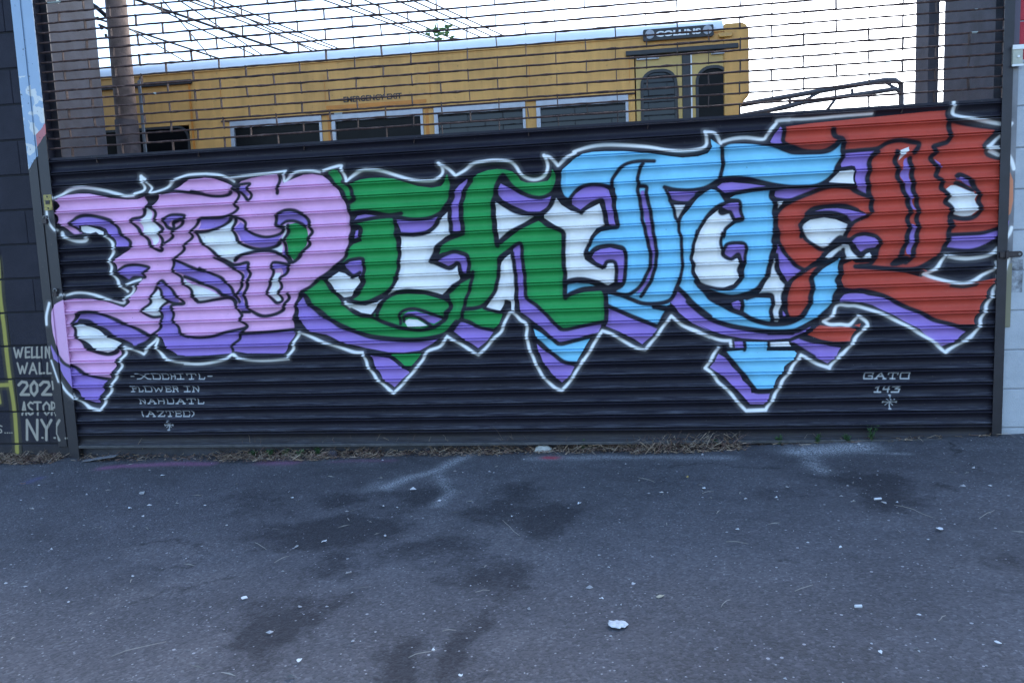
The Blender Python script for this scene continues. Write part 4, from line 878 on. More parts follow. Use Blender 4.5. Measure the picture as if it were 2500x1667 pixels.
# ------------------------------------------------------------------ piers and posts behind the opening
def pier(label,x0,x1,y0,y1,z1,mat,nm='concrete_pier'):
    root=empty(nm,label,'pier',((x0+x1)/2,(y0+y1)/2,-.06)); cx=(x0+x1)/2; cy=(y0+y1)/2
    m=MB(); m.box(x0-cx,x1-cx,y0-cy,y1-cy,-.05,z1); m.build('shaft',mat,root); return root
pier('rough grey concrete pier inside the opening at the left, behind the grille',-.5,-.011,.10,.545,3.4,MCON)
pl=pier('dark grey concrete pier inside the opening at the right, behind the grille',5.335,5.9,.10,.695,3.4,MCOND)
pst=pier('dim concrete post standing just beyond the right pier against bright sky',5.369,5.432,1.0,1.2,3.4,MCOND,'concrete_post')
for a_,z_,h_ in ((.016,2.16,.10),(.012,2.30,.05),(.018,2.02,.05),(.014,2.42,.06)):
    m=MB(); m.box(.0325,.0325+a_,-.03,.03,z_,z_+h_,.004); m.build('spalled_lump',MCOND,pst)
r=empty('timber_post','brown weathered round post in front of the bus at left','post',(.01,.85,-.06))
m=MB(); m.tube([(0,0,-.1),(0,0,2.2),(0,.0,3.6)],[.074,.071,.067],20); m.build('shaft',MWOOD,r,smooth=True)
m=MB(); m.tube([(-.003,0,-.1),(-.003,0,2.23)],[.078,.0765],20); m.build('sleeve',plain('rust_sleeve',(.07,.05,.045),.9,.4,14,bump=.5),r,smooth=True)
m=MB(); m.tube([(-.06,0,2.93),(-.16,.02,3.02),(-.22,.02,3.06)],.016,8).tube([(-.07,0,2.86),(-.15,.01,2.90)],.010,6); m.build('bracket',MWIRE,r,smooth=True)
for dx,dz in ((-.13,2.885),(-.10,2.83),(-.15,2.95)):
    m=MB(); m.tube([(dx,0,dz),(dx+.004,0,dz-.02)],.010,8); m.build('insulator',MWIRE,r)
r.location.x=-.055
m=MB(); m.tube([(0,0,-.1),(0,0,2.50),(.0,.02,2.52)],.011,10); tag(m.build('conduit_pipe',MPIPE,None,True,loc=(.052,.87,-.06)),'thin grey conduit pipe running up the right side of the brown post','pipe')
# ------------------------------------------------------------------ school bus
BY=1.30
bus=empty('school_bus','yellow school bus with white roof parked behind the grille','bus',(1.0,2.3,-.05)); B0=Vector((1.0,2.3,-.05))
class BB(MB):
    def build(s,n,mat,parent=None,**k):
        o=(parent.get('_o') if parent is not None and '_o' in parent.keys() else None)
        off=B0 if parent is None else Vector(parent['_o'])+B0 if '_o' in parent.keys() else B0
        s.v=[(a-off.x,b-off.y,c-off.z) for a,b,c in s.v]
        return MB.build(s,n,mat,bus if parent is None else parent,**k)
WT,WB_=2.206,1.45
WIN=[(.489,1.216),(1.292,1.994),(2.077,2.753),(2.832,3.489)]
REARW=(-.75,.153); DOOR=(3.536,4.225)
m=BB()
m.box(-2.6,3.536,BY,BY+.04,2.206,2.4995); m.box(-2.6,4.15,BY,BY+.04,2.50,2.60); m.box(4.226,4.25,BY,BY+.04,2.2065,2.4995)                       # header panel above the windows
m.box(-2.6,3.536,BY,BY+.04,.42,WB_); m.box(4.225,4.25,BY,BY+.04,.42,2.206)
xs=[-2.6]+[e for w in [REARW]+WIN for e in w]+[3.536]
for a,b in zip(xs[0::2],xs[1::2]): m.box(a,b,BY+.001,BY+.039,WB_,2.206)
m.box(-2.6,-2.56,BY+.041,3.3,.42,2.6); m.box(-2.6,4.2,3.26,3.3,.42,2.6); m.box(4.2,4.24,BY+.041,3.25,.42,2.2)
body=m.build('body',MYEL)
m=BB(); m.box(-2.55,4.19,1.36,3.25,.5,.56); m.box(-2.55,4.19,3.2,3.25,.57,2.58); m.box(-2.55,4.19,1.36,3.19,2.56,2.59); m.build('interior_lining',MINT)
for sx in (.6,1.4,2.2,3.0):
    m=BB(); m.box(sx,sx+.12,1.45,2.0,.56,1.98); m.build('seat',MINT,bevel=.02)
# roof
pr_=[(BY-.004,2.60),(BY+.004,2.635),(BY+.03,2.668),(BY+.08,2.695),(BY+.2,2.728),(BY+.45,2.758),(2.3,2.775)]
pr_+= [(4.6-y,z) for y,z in pr_[-2::-1]]
m=BB(); n=len(pr_)
for x in (-2.62,0,2,4.15):
    m.v+=[(x,y,z) for y,z in pr_]
for i in range(3):
    for j in range(n-1): m.f.append((i*n+j,i*n+j+1,(i+1)*n+j+1,(i+1)*n+j))
roof=m.build('roof',MROOF,smooth=True)
m=BB(); m.box(-2.6,4.15,BY-.010,BY-.0045,2.588,2.600); m.build('drip_rail',MYEL)
m=BB(); m.box(-2.6,.211,BY-.022,BY-.001,2.506,2.538); m.build('rear_gutter',MBLACK,bevel=.003)
m=BB(); m.box(.176,.190,BY-.008,BY-.001,.45,2.505); m.build('body_seam',MORG)
m=BB(); m.box(1.259,2.025,BY-.004,BY-.001,2.247,2.274); m.build('reflective_strip',MORG)
m=BB(); m.box(.42,3.536,BY-.009,BY-.0005,2.207,2.219); m.build('rust_strip',MROD)
for sx_ in (.43,1.254,2.055,2.79,3.50):
    m=BB(); m.box(sx_,sx_+.004,BY-.003,BY-.0005,2.285,2.50); m.build('panel_seam',MORG)
for i in range(13):
    x=.45+i*.245; m=BB(); m.tube([(x,BY-.004,2.235),(x,BY-.0005,2.235)],.008,8); m.build('rivet',MYEL)
# orange pillar stripes beside the emergency window
for a,b in ((1.262,1.282),(2.012,2.036)):
    m=BB(); m.box(a,b,BY-.003,BY-.0005,WB_,2.204); m.build('pillar_stripe',MORG)
for wi,(a,b) in enumerate(WIN):
    m=BB(); o_=[(a,WT),(b,WT),(b,WB_),(a,WB_)]; i_=[(a+.030,WT-.050),(b-.020,WT-.050),(b-.020,WB_+.03),(a+.030,WB_+.03)]
    ring(m,o_,i_,BY-.010,BY+.025); w=m.build('window',MALU,bevel=.002)
    m=BB(); m.box(a+.031,b-.021,BY+.012,BY+.016,WB_+.031,WT-.051); m.build('pane',MGLK if wi<2 else MGL,w)
    if wi==2: pass
m=BB(); ring(m,rrect(REARW[0],REARW[1],1.45,2.205,.10),rrect(REARW[0]+.018,REARW[1]-.018,1.468,2.187,.085),BY-.006,BY+.02); w=m.build('window',MBLACK)
m=BB(); m.prism(rrect(REARW[0]+.019,REARW[1]-.019,1.469,2.186,.084),BY+.008,BY+.012); m.build('pane',MGLK,w)
# entrance door
m=BB(); m.box(3.478,4.247,BY-.028,BY-.0005,2.468,2.500); m.build('door_header',MBLACK,bevel=.004)
for nm,(a,b),wn_ in (('a',(3.546,3.866),(3.580,3.830)),('b',(3.935,4.218),(3.962,4.192))):
    m=BB(); o_=rrect(wn_[0],wn_[1],1.2,2.365,.10); 
    a_=[(b,2.46),(a,2.46),(a,.5),(b,.5)]
    # leaf panel around the window: outline stretched to the leaf rectangle
    oo=[]
    for i,(x,z) in enumerate(o_):
        q=i//7
        oo.append(a_[q] if True else (x,z))
    ring(m,oo,o_,BY+.010,BY+.035); d=m.build('door_leaf',MYELO)
    m=BB(); ring(m,rrect(wn_[0]-.004,wn_[1]+.004,1.196,2.369,.104),rrect(wn_[0]+.016,wn_[1]-.016,1.216,2.349,.085),BY+.000,BY+.0095); m.build('window_gasket',MBLACK,d)
    m=BB(); m.prism(rrect(wn_[0]+.001,wn_[1]-.001,1.21,2.364,.099),BY+.014,BY+.018); m.build('pane',MGL if nm=='a' else MGLK,d)
m=BB(); m.box(3.867,3.924,BY-.004,BY+.034,.5,2.466); m.build('door_seal',MBLACK,bevel=.004)
m=BB(); m.box(3.9245,3.9345,BY+.002,BY+.034,.5,2.466); m.build('door_edge',MWHT)
for a,b,z0,z1 in ((3.504,3.537,2.448,2.464),(3.554,3.707,2.438,2.462),(4.066,4.214,2.440,2.460)):
    m=BB(); m.box(a,b,BY-.008,BY+.009,z0,z1); h_=m.build('hinge_plate',MALU,bevel=.002)
    for bx in (a+.012,b-.012):
        m=BB(); m.tube([(bx,BY-.012,(z0+z1)/2),(bx,BY-.0085,(z0+z1)/2)],.006,8); m.build('bolt',MBLACK,h_)
# maker's sign above the door with two lamps
m=BB(); m.prism(rrect(3.600,4.080,2.558,2.634,.010,3),BY-.030,BY-.010); sg=m.build('sign_board',MBLACK)
for x in (3.646,4.038):
    m=BB(); m.tube([(x,BY-.037,2.599),(x,BY-.0305,2.599)],.031,20); m.build('sign_lamp',MLENS,sg)
m=BB(); m.prism(rrect(4.115,4.208,2.545,2.577,.010,3),BY-.030,BY-.001); m.build('marker_lamp',MAMB,bevel=.003)
# front cap
m=BB(); m.prism([(4.1505,2.01),(4.252,2.006),(4.269,2.096),(4.323,2.151),(4.322,2.585),(4.305,2.625),(4.275,2.642),(4.1505,2.642)],BY-.012,3.31); m.build('front_cap',MYEL,bevel=.018,smooth=False)
def text(n,body_,x,y,z,size,w,mat,parent,off=0):
    cu=bpy.data.curves.new('lettering','FONT'); cu.body=body_; cu.size=size; cu.extrude=.0008; cu.offset=off; cu.resolution_u=4
    ob=bpy.data.objects.new('tmp',cu); COL.objects.link(ob); bpy.context.view_layer.update()
    me=bpy.data.meshes.new_from_object(ob.evaluated_get(bpy.context.evaluated_depsgraph_get())); bpy.data.objects.remove(ob); bpy.data.curves.remove(cu)
    xs=[q.co.x for q in me.vertices]; zs=[q.co.y for q in me.vertices]; s=w/(max(xs)-min(xs)); x0=min(xs); z0=min(zs)
    for q in me.vertices:
        a,b,c=q.co; q.co=((a-x0)*s+x-B0.x,y-c-B0.y,(b-z0)+z-B0.z)
    me.materials.clear(); me.materials.append(mat); return link(n,me,None,parent)
text('lettering','EMERGENCY EXIT',1.395,BY-.002,2.290,.055,.447,MBLACK,bus,.0016)
text('lettering','COLLINS',3.688,BY-.032,2.577,.048,.305,MWHT,sg,.0022)
# ------------------------------------------------------------------ wires
CAMP=Vector((3.305,-4.172,1.0645))
WIRES=[((-5.09,9,6.09),(-5.27,16,7.03),.024),((-6.1,9,5.9),(-7.31,16,7.03),.020),((-4.59,9,6.05),(-7.59,16,7.17),.014),((-1.54,9,5.8),(-1.33,16,7.15),.014),((-.8,9,5.74),(-.44,16,6.94),.014),((-.25,9,5.7),(.29,16,6.95),.014),((.03,9,5.68),(.58,16,6.95),.014),((.29,9,5.65),(.94,16,6.92),.014),((-3.02,9,5.61),(-3.86,16,6.99),.014),((-3.03,9,5.53),(-4.35,16,7.0),.014),((-4.91,9,6.02),(-6.16,16,7.0),.014),((-5.24,9,5.57),(-8.33,16,7.04),.014),((-3.75,9,6.02),(-4.6,16,7.05),.014),((-3.55,9,5.98),(-4.0,16,7.12),.014),((-4.3,9,6.04),(-6.0,16,7.02),.014),((-1.2,9,5.76),(-.95,16,7.02),.014)]
for i,(a,b,r_) in enumerate(WIRES):
    a=Vector(a); b=CAMP+(Vector(b)-CAMP)*.785; d=b-a
    P=[]
    for t in np.linspace(-.9,1.25,12):
        q=a+d*t; q.z-=.10*(1-(2*t-.35)**2)*.3 if False else 0; P.append(q-a)
    m=MB(); m.tube(P,r_,6)
    lab=('thickest black overhead cable crossing the sky behind the grille at left' if i==0 else 'second thick black cable, left of the thickest one, ending above the bus roof' if i==1 else 'steep black wire crossing the two thick cables' if i==2 else {3:'medium black overhead wire, leftmost of the right-hand bundle above the bus',4:'thin overhead wire just right of the medium wire above the bus',5:'thin overhead wire, third from the right above the bus',6:'thin overhead wire, second from the right above the bus',7:'rightmost thin overhead wire, nearest the leafy sprout',8:'thin overhead wire close to the right of the thickest cable',9:'faint thin wire just below the one beside the thickest cable',10:'faint thin wire just under the thickest cable',11:'faint thin wire just under the second thick cable',12:'thin wire of the close pair right of the steep wire, lower one',13:'thin wire of the close pair right of the steep wire, upper one',14:'thin wire running between the thickest cable and the steep wire',15:'thin wire close beside the medium wire above the bus'}[i])
    tag(m.build('overhead_wire',MWIRE,None,True,loc=a),lab,'wire','overhead wires')
# ------------------------------------------------------------------ steel rack and greenery beyond the bus
rk=empty('metal_frame','thin steel lattice frame rising beside the bus, dark against bright sky','frame',(5.0,1.8,-.05))
def bar(n,P,r_): m=MB(); m.tube([(x-5.0,y,z+.05) for x,y,z in P],r_,8); m.build(n,MSTEEL,rk,smooth=True)
bar('top_rail',[(4.25,0,2.172),(4.352,0,2.182),(4.710,0,2.221),(5.061,0,2.260),(5.380,0,2.291),(5.457,0,2.290),(5.501,0,2.257),(5.506,0,2.16),(5.51,0,1.6),(5.52,0,-.05)],.020)
bar('lower_rail',[(4.25,0,2.085),(4.352,0,2.10),(4.683,0,2.142),(4.807,0,2.170),(5.062,0,2.189),(5.295,0,2.209),(5.467,0,2.224),(5.502,0,2.195)],.018)
for a,b in (((4.71,2.221),(4.71,2.150)),((5.157,2.245),(5.162,2.195)),((4.939,2.242),(4.807,2.179)),((4.807,2.179),(4.415,2.105)),((5.044,2.185),(4.983,2.105)),((5.381,2.285),(5.484,2.214)),((4.983,2.105),(4.95,-.05))):
    bar('strut',[(a[0],.0,a[1]),(b[0],.0,b[1])],.011)
def leafmat(n,c,tr=.35):
    k=NT(n); p=k.pos(); oi=k.noise(25,2,.5,p); k.base(k.ramp(oi,[(.3,tuple(v*.6 for v in c)),(.7,tuple(v*1.3 for v in c))]),.55,0,.3); k.p.inputs['Transmission Weight'].default_value=0; k.p.inputs['Subsurface Weight'].default_value=0
    return k.m
MLEAF=leafmat('weed_green',(.045,.10,.035)); MLEAFD=leafmat('dark_leaf',(.02,.035,.02)); MLEAFB=leafmat('sprout_green',(.05,.13,.05))
def leafy(name,label,cat,loc,stems,leaf,mat,group=None,seed=0,smat=None,lo=.6):
    r=random.Random(seed); root=empty(name,label,cat,loc,group); sm=MB(); lm=MB()
    for _ in range(stems[0]):
        a=r.uniform(0,6.28); L=r.uniform(lo,1)*stems[1]; lean=r.uniform(.1,.8)*(1 if lo<.9 else .06)
        P=[(0,0,-.01)]
        for s in range(1,5):
            t=s/4; P.append((math.cos(a)*lean*L*t*t*.7+r.uniform(-.1,.1)*L*.3,math.sin(a)*lean*L*t*t*.7,L*t*(1-.25*lean*t)))
        sm.tube(P,[stems[2]*(1-.15*i) for i in range(5)],5)
        for s in range(1,5):
            for _k in range(leaf[0]):
                p=Vector(P[s])+Vector((r.uniform(-1,1),r.uniform(-1,1),r.uniform(-.5,.8)))*leaf[1]*.6
                d=Vector((r.uniform(-1,1),r.uniform(-1,1),r.uniform(-.3,.6))).normalized(); sd_=d.cross(Vector((0,0,1))).normalized(); l=leaf[1]*r.uniform(.6,1.2); w=l*leaf[2]; u_=sd_.cross(d)*l*.12
                b=len(lm.v); lm.v+=[tuple(p),tuple(p+d*l*.45+sd_*w+u_),tuple(p+d*l),tuple(p+d*l*.45-sd_*w+u_),tuple(p+d*l*.45-u_)]
                lm.f+=[(b,b+1,b+4),(b+1,b+2,b+4),(b+2,b+3,b+4),(b+3,b,b+4)]
    sm.build('stem',smat or mat,root); me=mesh('leaves',lm.v,lm.f); link('leaves',me,mat,root); return root
leafy('leafy_sprout','green leafy sprout standing up above the white bus roof','plant',(1.58,3.75,0),(4,3.52,.010),(5,.10,.42),MLEAFB,None,4,lo=.975)
sh=leafy('shrub','dark leafy shrub top beside the right concrete post','shrub',(5.62,2.1,0),(14,2.28,.008),(22,.07,.4),MLEAFD,None,9)
# ------------------------------------------------------------------ weeds, litter and scraps on the ground
WEEDS=[(1.16,-.03,.045),(1.27,-.05,.05),(1.36,-.02,.045),(1.46,-.06,.05),(1.56,-.03,.075),(3.15,-.03,.05),(3.88,-.04,.045),(4.22,-.04,.06),(4.42,-.05,.055),(4.58,-.04,.05),(4.70,-.05,.09)]
for i,(x,y,h) in enumerate(WEEDS):
    lab=('%s of four tiny green weeds under the left part of the shutter'%('leftmost','second from left','third from left','rightmost')[i]) if i<4 else 'taller green weed at the right end of the left weed patch' if i==4 else 'small green weed in the straw under the middle of the shutter' if i==5 else 'small green weed beside the right end of the straw pile' if i==6 else 'tallest green weed at the right end of the shutter foot' if i==10 else ('small green weed along the bottom bar at right, %s of three'%('leftmost','middle','rightmost')[i-7])
    leafy('weed',lab,'weed',(x,y,gz(x)),(5,h,.0012),(4,.014,.4),MLEAF,'weeds along the shutter foot',20+i)
def litter():
    r=np.random.default_rng(5); V=[];F=[];C=[]
    def leafq(x,y,z,l,w,a,tilt,col):
        d=np.array([math.cos(a),math.sin(a),tilt]); s=np.array([-math.sin(a),math.cos(a),r.uniform(-.5,.5)]); p=np.array([x,y,z]); b=len(V); u=np.array([0,0,l*r.uniform(.05,.3)])
        V.extend([p,p+d*l*.4+s*w+u,p+d*l,p+d*l*.4-s*w+u]); F.append((b,b+1,b+2,b+3)); C.append(col)
    def straw(x,y,z,l,a,tilt,col,th=.0012):
        d=np.array([math.cos(a),math.sin(a),tilt])*l; s=np.array([-math.sin(a),math.cos(a),0])*th; p=np.array([x,y,z]); b=len(V); k=np.array([r.uniform(-.1,.1)*l,r.uniform(-.1,.1)*l,abs(r.normal(0,.12))*l])
        V.extend([p-s,p+s,p+d*.5+k+s,p+d*.5+k-s,p+d+s*.6,p+d-s*.6,p+np.array([0,0,th*2]),p+d*.5+k+np.array([0,0,th*2])]); F.extend([(b,b+1,b+2,b+3),(b+3,b+2,b+4,b+5),(b,b+6,b+7,b+3)]); C.extend([col]*3)
    browns=[(.13,.085,.06),(.20,.135,.095),(.27,.20,.14),(.08,.055,.042),(.34,.27,.20),(.16,.10,.08)]
    #       x0   x1   y0   y1  leaves straws
    for x0,x1,y0,y1,nl,ns,th in [(-.75,-.10,-.17,.0,700,420,.035),(0,.95,-.11,.02,160,90,.012),(.95,1.62,-.15,.02,620,320,.03),(1.62,1.98,-.12,.02,330,120,.03),(1.98,2.25,-.08,.02,90,40,.012),(2.25,2.72,-.10,.02,260,170,.03),(2.72,3.05,-.09,.02,160,90,.02),(3.05,3.42,-.11,.02,420,150,.03),(3.42,4.02,-.17,.02,900,520,.05),(4.02,4.95,-.07,.01,120,80,.01),(4.9,5.35,-.05,.0,25,14,.006)]:
        for _ in range(nl):
            x=r.uniform(x0,x1); t=r.beta(1.2,1.6); y=y1+(y0-y1)*t; e=min(1,(x-x0)/.1,(x1-x)/.1)
            z=gz(x)+.002+r.uniform(0,th)*(1-t)*e; c=browns[r.integers(6)]; g=r.uniform(.6,1.25)
            leafq(x,y,z,r.uniform(.008,.03),r.uniform(.002,.008),r.uniform(0,6.28),r.uniform(-.1,.35),tuple(v*g for v in c))
        for _ in range(ns):
            x=r.uniform(x0,x1); t=r.beta(1.2,1.4); y=y1+(y0-y1)*t; c=browns[r.integers(2,6)]; g=r.uniform(.7,1.5)
            straw(x,y,gz(x)+.003+r.uniform(0,th)*(1-t),r.uniform(.03,.11),r.uniform(0,6.28),r.uniform(-.05,.45)*(th/.03),tuple(v*g for v in c))
    for _ in range(60):      # straws caught in the bottom slats
        x=r.uniform(.3,4.6); straw(x,-.030,r.uniform(.0,.05),r.uniform(.03,.07),r.uniform(0,6.28),r.uniform(.3,1.4),browns[r.integers(2,6)],.0008)
    me=mesh('leaf_litter',[tuple(v) for v in V],F); at=me.color_attributes.new('Col','FLOAT_COLOR','CORNER'); arr=[]
    for p,c in zip(F,C): arr+=list((*c,1))*len(p)
    at.data.foreach_set('color',arr)
    k=NT('litter'); k.base(k.attr('Col','Color'),.85,0,.2)
    tag(link('leaf_litter',me,k.m),'dry brown straw and leaf litter along the foot of the shutter','litter',kind='stuff')
litter()
def grit():
    r=np.random.default_rng(8); V=[];F=[];C=[]
    for _ in range(600):
        x=r.uniform(-1,6.6); y=-abs(r.beta(1,1.1))*3.3-.03; s=abs(r.normal(0,.0035))+.0015; c=r.uniform(.16,.5); z=gz(x)+.002
        a=r.uniform(0,6.28,5); a.sort(); b=len(V)
        for t in a: V.append((x+math.cos(t)*s*r.uniform(.7,1.8),y+math.sin(t)*s,z+.001))
        V.append((x,y,z+s*.9))
        for i in range(5): F.append((b+i,b+(i+1)%5,b+5)); C.append((c,c,c*1.02))
    for _ in range(170):
        x=r.uniform(-1,6.6); y=-r.uniform(.1,3.3); l=r.uniform(.015,.06); a=r.uniform(0,6.28); d=np.array([math.cos(a),math.sin(a)])*l; n=np.array([-d[1],d[0]])/l*.0010; z=gz(x)+.004; b=len(V); c=r.uniform(.15,.3)
        V+= [(x-n[0],y-n[1],z),(x+n[0],y+n[1],z),(x+d[0]*.5+n[0]*3,y+d[1]*.5+n[1]*3,z+.003),(x+d[0],y+d[1],z)]; F.append((b,b+1,b+2,b+3)); C.append((c,c*.95,c*.85))
    me=mesh('grit',V,F); at=me.color_attributes.new('Col','FLOAT_COLOR','CORNER'); arr=[]
    for p,c in zip(F,C): arr+=list((*c,1))*len(p)
    at.data.foreach_set('color',arr); k=NT('grit'); k.base(k.attr('Col','Color'),.85,0,.2)
    tag(link('grit',me,k.m),'pale grit and tiny chips scattered over the asphalt','grit',kind='stuff')
grit()
SCRAPS=[(0.811, -0.417, 0.03, 'paper', 'crumpled white paper scrap nearest the pink overspray by the shutter'),
 (0.899, -0.739, 0.042, 'leaf', 'pale grey dried leaf lying left of the dark stains, below the pink overspray'),
 (0.991, -0.969, 0.026, 'paper', 'flat white paper chip below the pale grey leaf at left'),
 (1.754, -0.832, 0.013, 'paper', 'tiny white chip on the top left dark stain'),
 (2.14, -1.395, 0.026, 'paper', 'white paper chip on the lower edge of the long dark stain'),
 (2.354, -1.708, 0.03, 'leaf', 'torn beige leaf scrap below the long dark stain'),
 (2.051, -1.46, 0.026, 'leaf', 'grey leaf scrap beside the white chip on the long dark stain'),
 (2.057, -1.907, 0.026, 'paper', 'oval white paper scrap left of the lower left dark stain'),
 (2.418, -2.29, 0.018, 'paper', 'small pale chip below the lower left dark stain'),
 (0.481, -0.983, 0.022, 'leaf', 'grey leaf fragment alone at the far left of the asphalt'),
 (0.073, -0.568, 0.038, 'brown', 'brown dead leaf at the far left near the wall'),
 (0.131, -0.054, 0.035, 'tan', 'folded tan leaf beside the foot of the left guide rail'),
 (3.16, -0.971, 0.022, 'paper', 'pale green-white paper chip right of the central dark stains'),
 (3.449, -1.894, 0.03, 'tan', 'curled beige leaf lying above and right of the white paint blotch'),
 (2.875, -1.124, 0.012, 'paper', 'tiny white chip inside the central dark stain'),
 (2.79, -2.225, 0.014, 'paper', 'small white chip beside the long straw at the bottom centre'),
 (3.262, -1.904, 0.014, 'paper', 'white pebble-like chip above the white paint blotch'),
 (2.894, -2.354, 0.014, 'paper', 'white chip at the bottom edge between two dark stains'),
 (4.503, -1.354, 0.036, 'paper', 'square white paper scrap at the right side of the asphalt'),
 (3.722, -0.798, 0.026, 'paper', 'white paper scrap in front of the right half of the shutter'),
 (4.02, -1.969, 0.02, 'butt', 'white cigarette butt in the middle of the right foreground'),
 (3.993, -2.225, 0.016, 'paper', 'small white chip low in the right foreground'),
 (4.306, -2.172, 0.018, 'paper', 'oval pale chip near the lower right corner'),
 (4.404, -1.009, 0.03, 'butt', 'long white cigarette butt below the brown stain at right'),
 (4.413, -1.056, 0.028, 'leaf', 'pale leaf scrap just under the long butt at right'),
 (4.298, -1.031, 0.022, 'leaf', 'grey leaf scrap left of the long butt at right'),
 (4.008, -0.949, 0.016, 'paper', 'bright white chip between the paper scrap and the brown stain'),
 (3.666, -0.614, 0.016, 'yellow', 'yellow leaf scrap in front of the straw pile'),
 (4.105, -1.513, 0.016, 'paper', 'white chip in the centre of the right foreground, below the square scrap'),
 (5.502, 0.159, 0.05, 'lid', 'flattened pale round lid beside the right guide rail foot')]
MSC=dict(paper=plain('paper_white',(.62,.64,.65),.8,.1,60),leaf=plain('dead_leaf_grey',(.30,.30,.29),.85,.25,60),brown=plain('dead_leaf_brown',(.16,.09,.06),.85,.3,60),tan=plain('dead_leaf_tan',(.36,.33,.24),.8,.2,60),yellow=plain('dead_leaf_yellow',(.35,.26,.08),.8,.2,60),butt=plain('butt_white',(.60,.61,.62),.8,.1,60),lid=plain('lid_pale',(.38,.38,.34),.6,.2,50))
NMS=dict(paper='paper_scrap',leaf='fallen_leaf',brown='fallen_leaf',tan='fallen_leaf',yellow='fallen_leaf',butt='cigarette_butt',lid='flattened_lid')
def gsurf(x): return gz(x)+.005
for i,(x,y,s,kd,lab) in enumerate(SCRAPS):
    r=random.Random(300+i); m=MB(); a0=r.uniform(0,6.28)
    if kd=='butt':
        m.tube([(-s/2,0,.005),(s/2,0,.005)],.0045,10); cat='cigarette butt'
    elif kd=='lid':
        m.tube([(0,0,.0),(0,0,.006)],[s*.5,s*.47],24); cat='lid'
    else:
        n=8; out=[]
        for k in range(n):
            t=2*math.pi*k/n; q=s*.40*r.uniform(.65,1.15); out.append((math.cos(t)*q*1.25,math.sin(t)*q*.8,r.uniform(.001,.008)*(1.3 if kd!='paper' else .8)))
        b=0; m.v=out+[(0,0,.004)]+[(a,c,d-.0012) for a,c,d in out]+[(0,0,.0028)]
        for k in range(n): j=(k+1)%n; m.f+=[(k,j,n),(n+1+j,n+1+k,2*n+1),(k,n+1+k,n+1+j,j)]
        cat='paper' if kd=='paper' else 'leaf'
    o=m.build(NMS[kd],MSC[kd],None,loc=(x,y,gsurf(x))); o.rotation_euler=(0,0,a0 if kd!='butt' else r.uniform(-.5,.5)); tag(o,lab,cat,'scraps on the asphalt')
TWIGS=[(1.839, -2.282, 1.963, -2.2, 'long thin pale straw in the lower left foreground'),
 (2.03, -1.613, 2.06, -1.548, 'short pale stick below the long dark stain'),
 (2.731, -2.272, 2.798, -2.231, 'pale straw across the bottom centre dark stain'),
 (2.792, -2.124, 2.834, -2.117, 'short straw above the bottom centre dark stain'),
 (2.848, -1.862, 2.895, -1.847, 'thin straw on the lower central stain'),
 (2.839, -1.186, 2.93, -1.357, 'bent thin twig below the central dark stain'),
 (3.624, -1.967, 3.659, -1.918, 'short tan twig in the right foreground beside the beige leaf'),
 (4.207, -2.059, 4.237, -2.027, 'tan match-like stick in the far right foreground'),
 (3.722, -1.448, 3.794, -1.471, 'thin straw lying flat right of centre'),
 (4.442, -1.078, 4.526, -1.239, 'long straw below the long butt at right'),
 (4.682, -1.259, 4.78, -1.17, 'thin straw near the right edge above the foreground'),
 (3.705, -0.876, 3.76, -0.853, 'curved straw just below the paper scrap before the straw pile'),
 (1.849, -1.414, 1.932, -1.488, 'curved straw on the left end of the long dark stain'),
 (3.431, -0.61, 3.506, -0.685, 'straw lying in front of the straw pile'),
 (3.866, -1.866, 3.932, -1.823, 'straw in the middle of the right foreground')]
MTW=plain('straw_pale',(.26,.24,.21),.8,.2,40)
for i,(x0,y0,x1,y1,lab) in enumerate(TWIGS):
    r=random.Random(500+i); P=[]
    L=math.hypot(x1-x0,y1-y0)
    for t in (0,.25,.5,.75,1): P.append(((x1-x0)*t+r.gauss(0,.02)*L,(y1-y0)*t+r.gauss(0,.025)*L,.004+.004*math.sin(3.14*t)+gz(x0+(x1-x0)*t)-gz(x0)))
    m=MB(); m.tube(P,[.0011,.0013,.0012,.0010,.0007],5); tag(m.build('straw',MTW,None,True,loc=(x0,y0,gsurf(x0))),lab,'straw','straws on the asphalt')
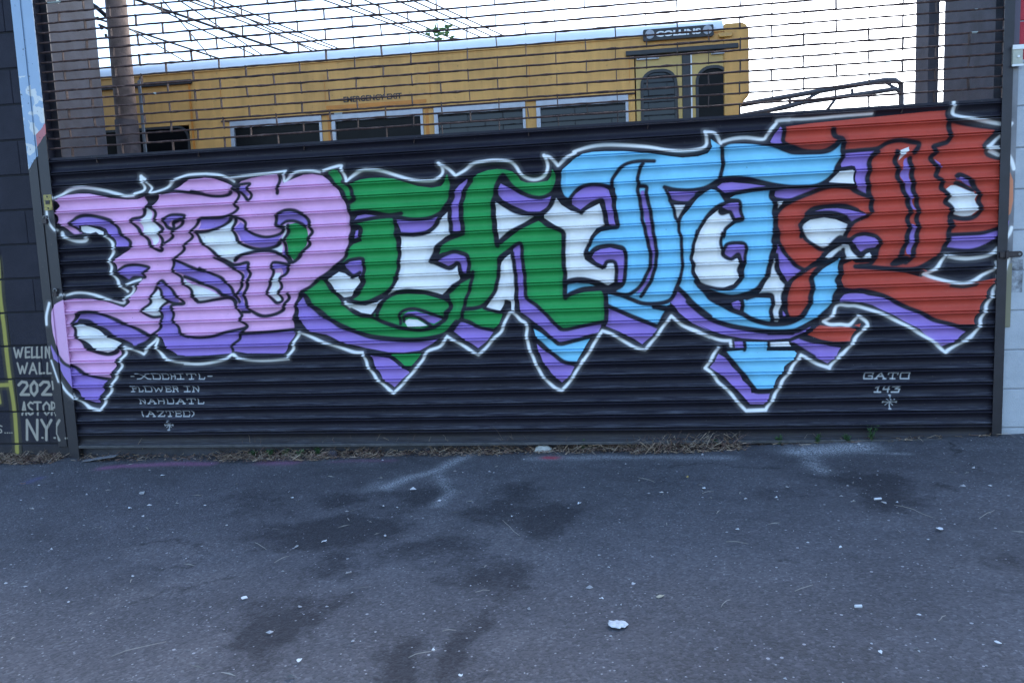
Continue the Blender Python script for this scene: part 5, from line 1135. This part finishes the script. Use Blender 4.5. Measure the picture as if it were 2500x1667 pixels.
# white paint blotch on the asphalt
bx,by=(3.313, -2.077)
r=random.Random(3); m=MB(); n=26; out=[]
for k in range(n):
    t=2*math.pi*k/n; q=r.uniform(.8,1.12)*(1.15 if k%5==0 else 1); out.append((math.cos(t)*.030*q,math.sin(t)*.023*q))
m.v=[(a,b,.0) for a,b in out]+[(a*.93,b*.93,.0025) for a,b in out]; m.f=[tuple(range(n,2*n))]+[(k,(k+1)%n,n+(k+1)%n,n+k) for k in range(n)]
o=m.build('paint_blotch',plain('blotch_white',(.50,.53,.54),.8,.25,90),None,loc=(bx,by,gz(bx)+.009)); tag(o,'dried white paint blotch on the asphalt at right of centre','blotch')
r=empty('rubble_stone','pale lump of broken concrete against the shutter foot','stone',(2.92,-.03,gz(2.92)))
m=MB(); q=random.Random(2); n=9
for z,sc in ((-.005,1),(.018,.92),(.034,.5)):
    for k in range(n): t=2*math.pi*k/n; m.v.append((math.cos(t)*.055*sc*q.uniform(.85,1.1),math.sin(t)*.032*sc*q.uniform(.85,1.1),z*q.uniform(.9,1.1)))
for i in range(2):
    for k in range(n): j=(k+1)%n; m.f.append((i*n+k,i*n+j,(i+1)*n+j,(i+1)*n+k))
m.f.append(tuple(range(2*n,3*n))); m.build('lump',plain('stone_pale',(.36,.36,.33),.9,.2,30,bump=.6),r)
r=empty('rubble_stone','round dark stone in the litter left of the shutter middle','stone',(1.66,-.035,gz(1.66)))
m=MB(); n=12
for z,sc in ((-.005,.9),(.012,1),(.030,.75),(.038,.3)):
    for k in range(n): t=2*math.pi*k/n; m.v.append((math.cos(t)*.034*sc,math.sin(t)*.028*sc,z))
for i in range(3):
    for k in range(n): j=(k+1)%n; m.f.append((i*n+k,i*n+j,(i+1)*n+j,(i+1)*n+k))
m.f.append(tuple(range(3*n,4*n))); m.build('lump',plain('stone_dark',(.05,.045,.055),.9,.3,30,bump=.4),r,smooth=True)
m=MB(); m.box(-.10,.10,-.03,.03,0,.004); o=m.build('wood_sliver',plain('grey_wood',(.17,.17,.18),.85,.3,30),None,loc=(.17,-.06,gz(.17)+.012),bevel=.001); o.rotation_euler=(0,R(-6),R(12)); tag(o,'flat grey wood sliver at the foot of the left guide rail','wood')
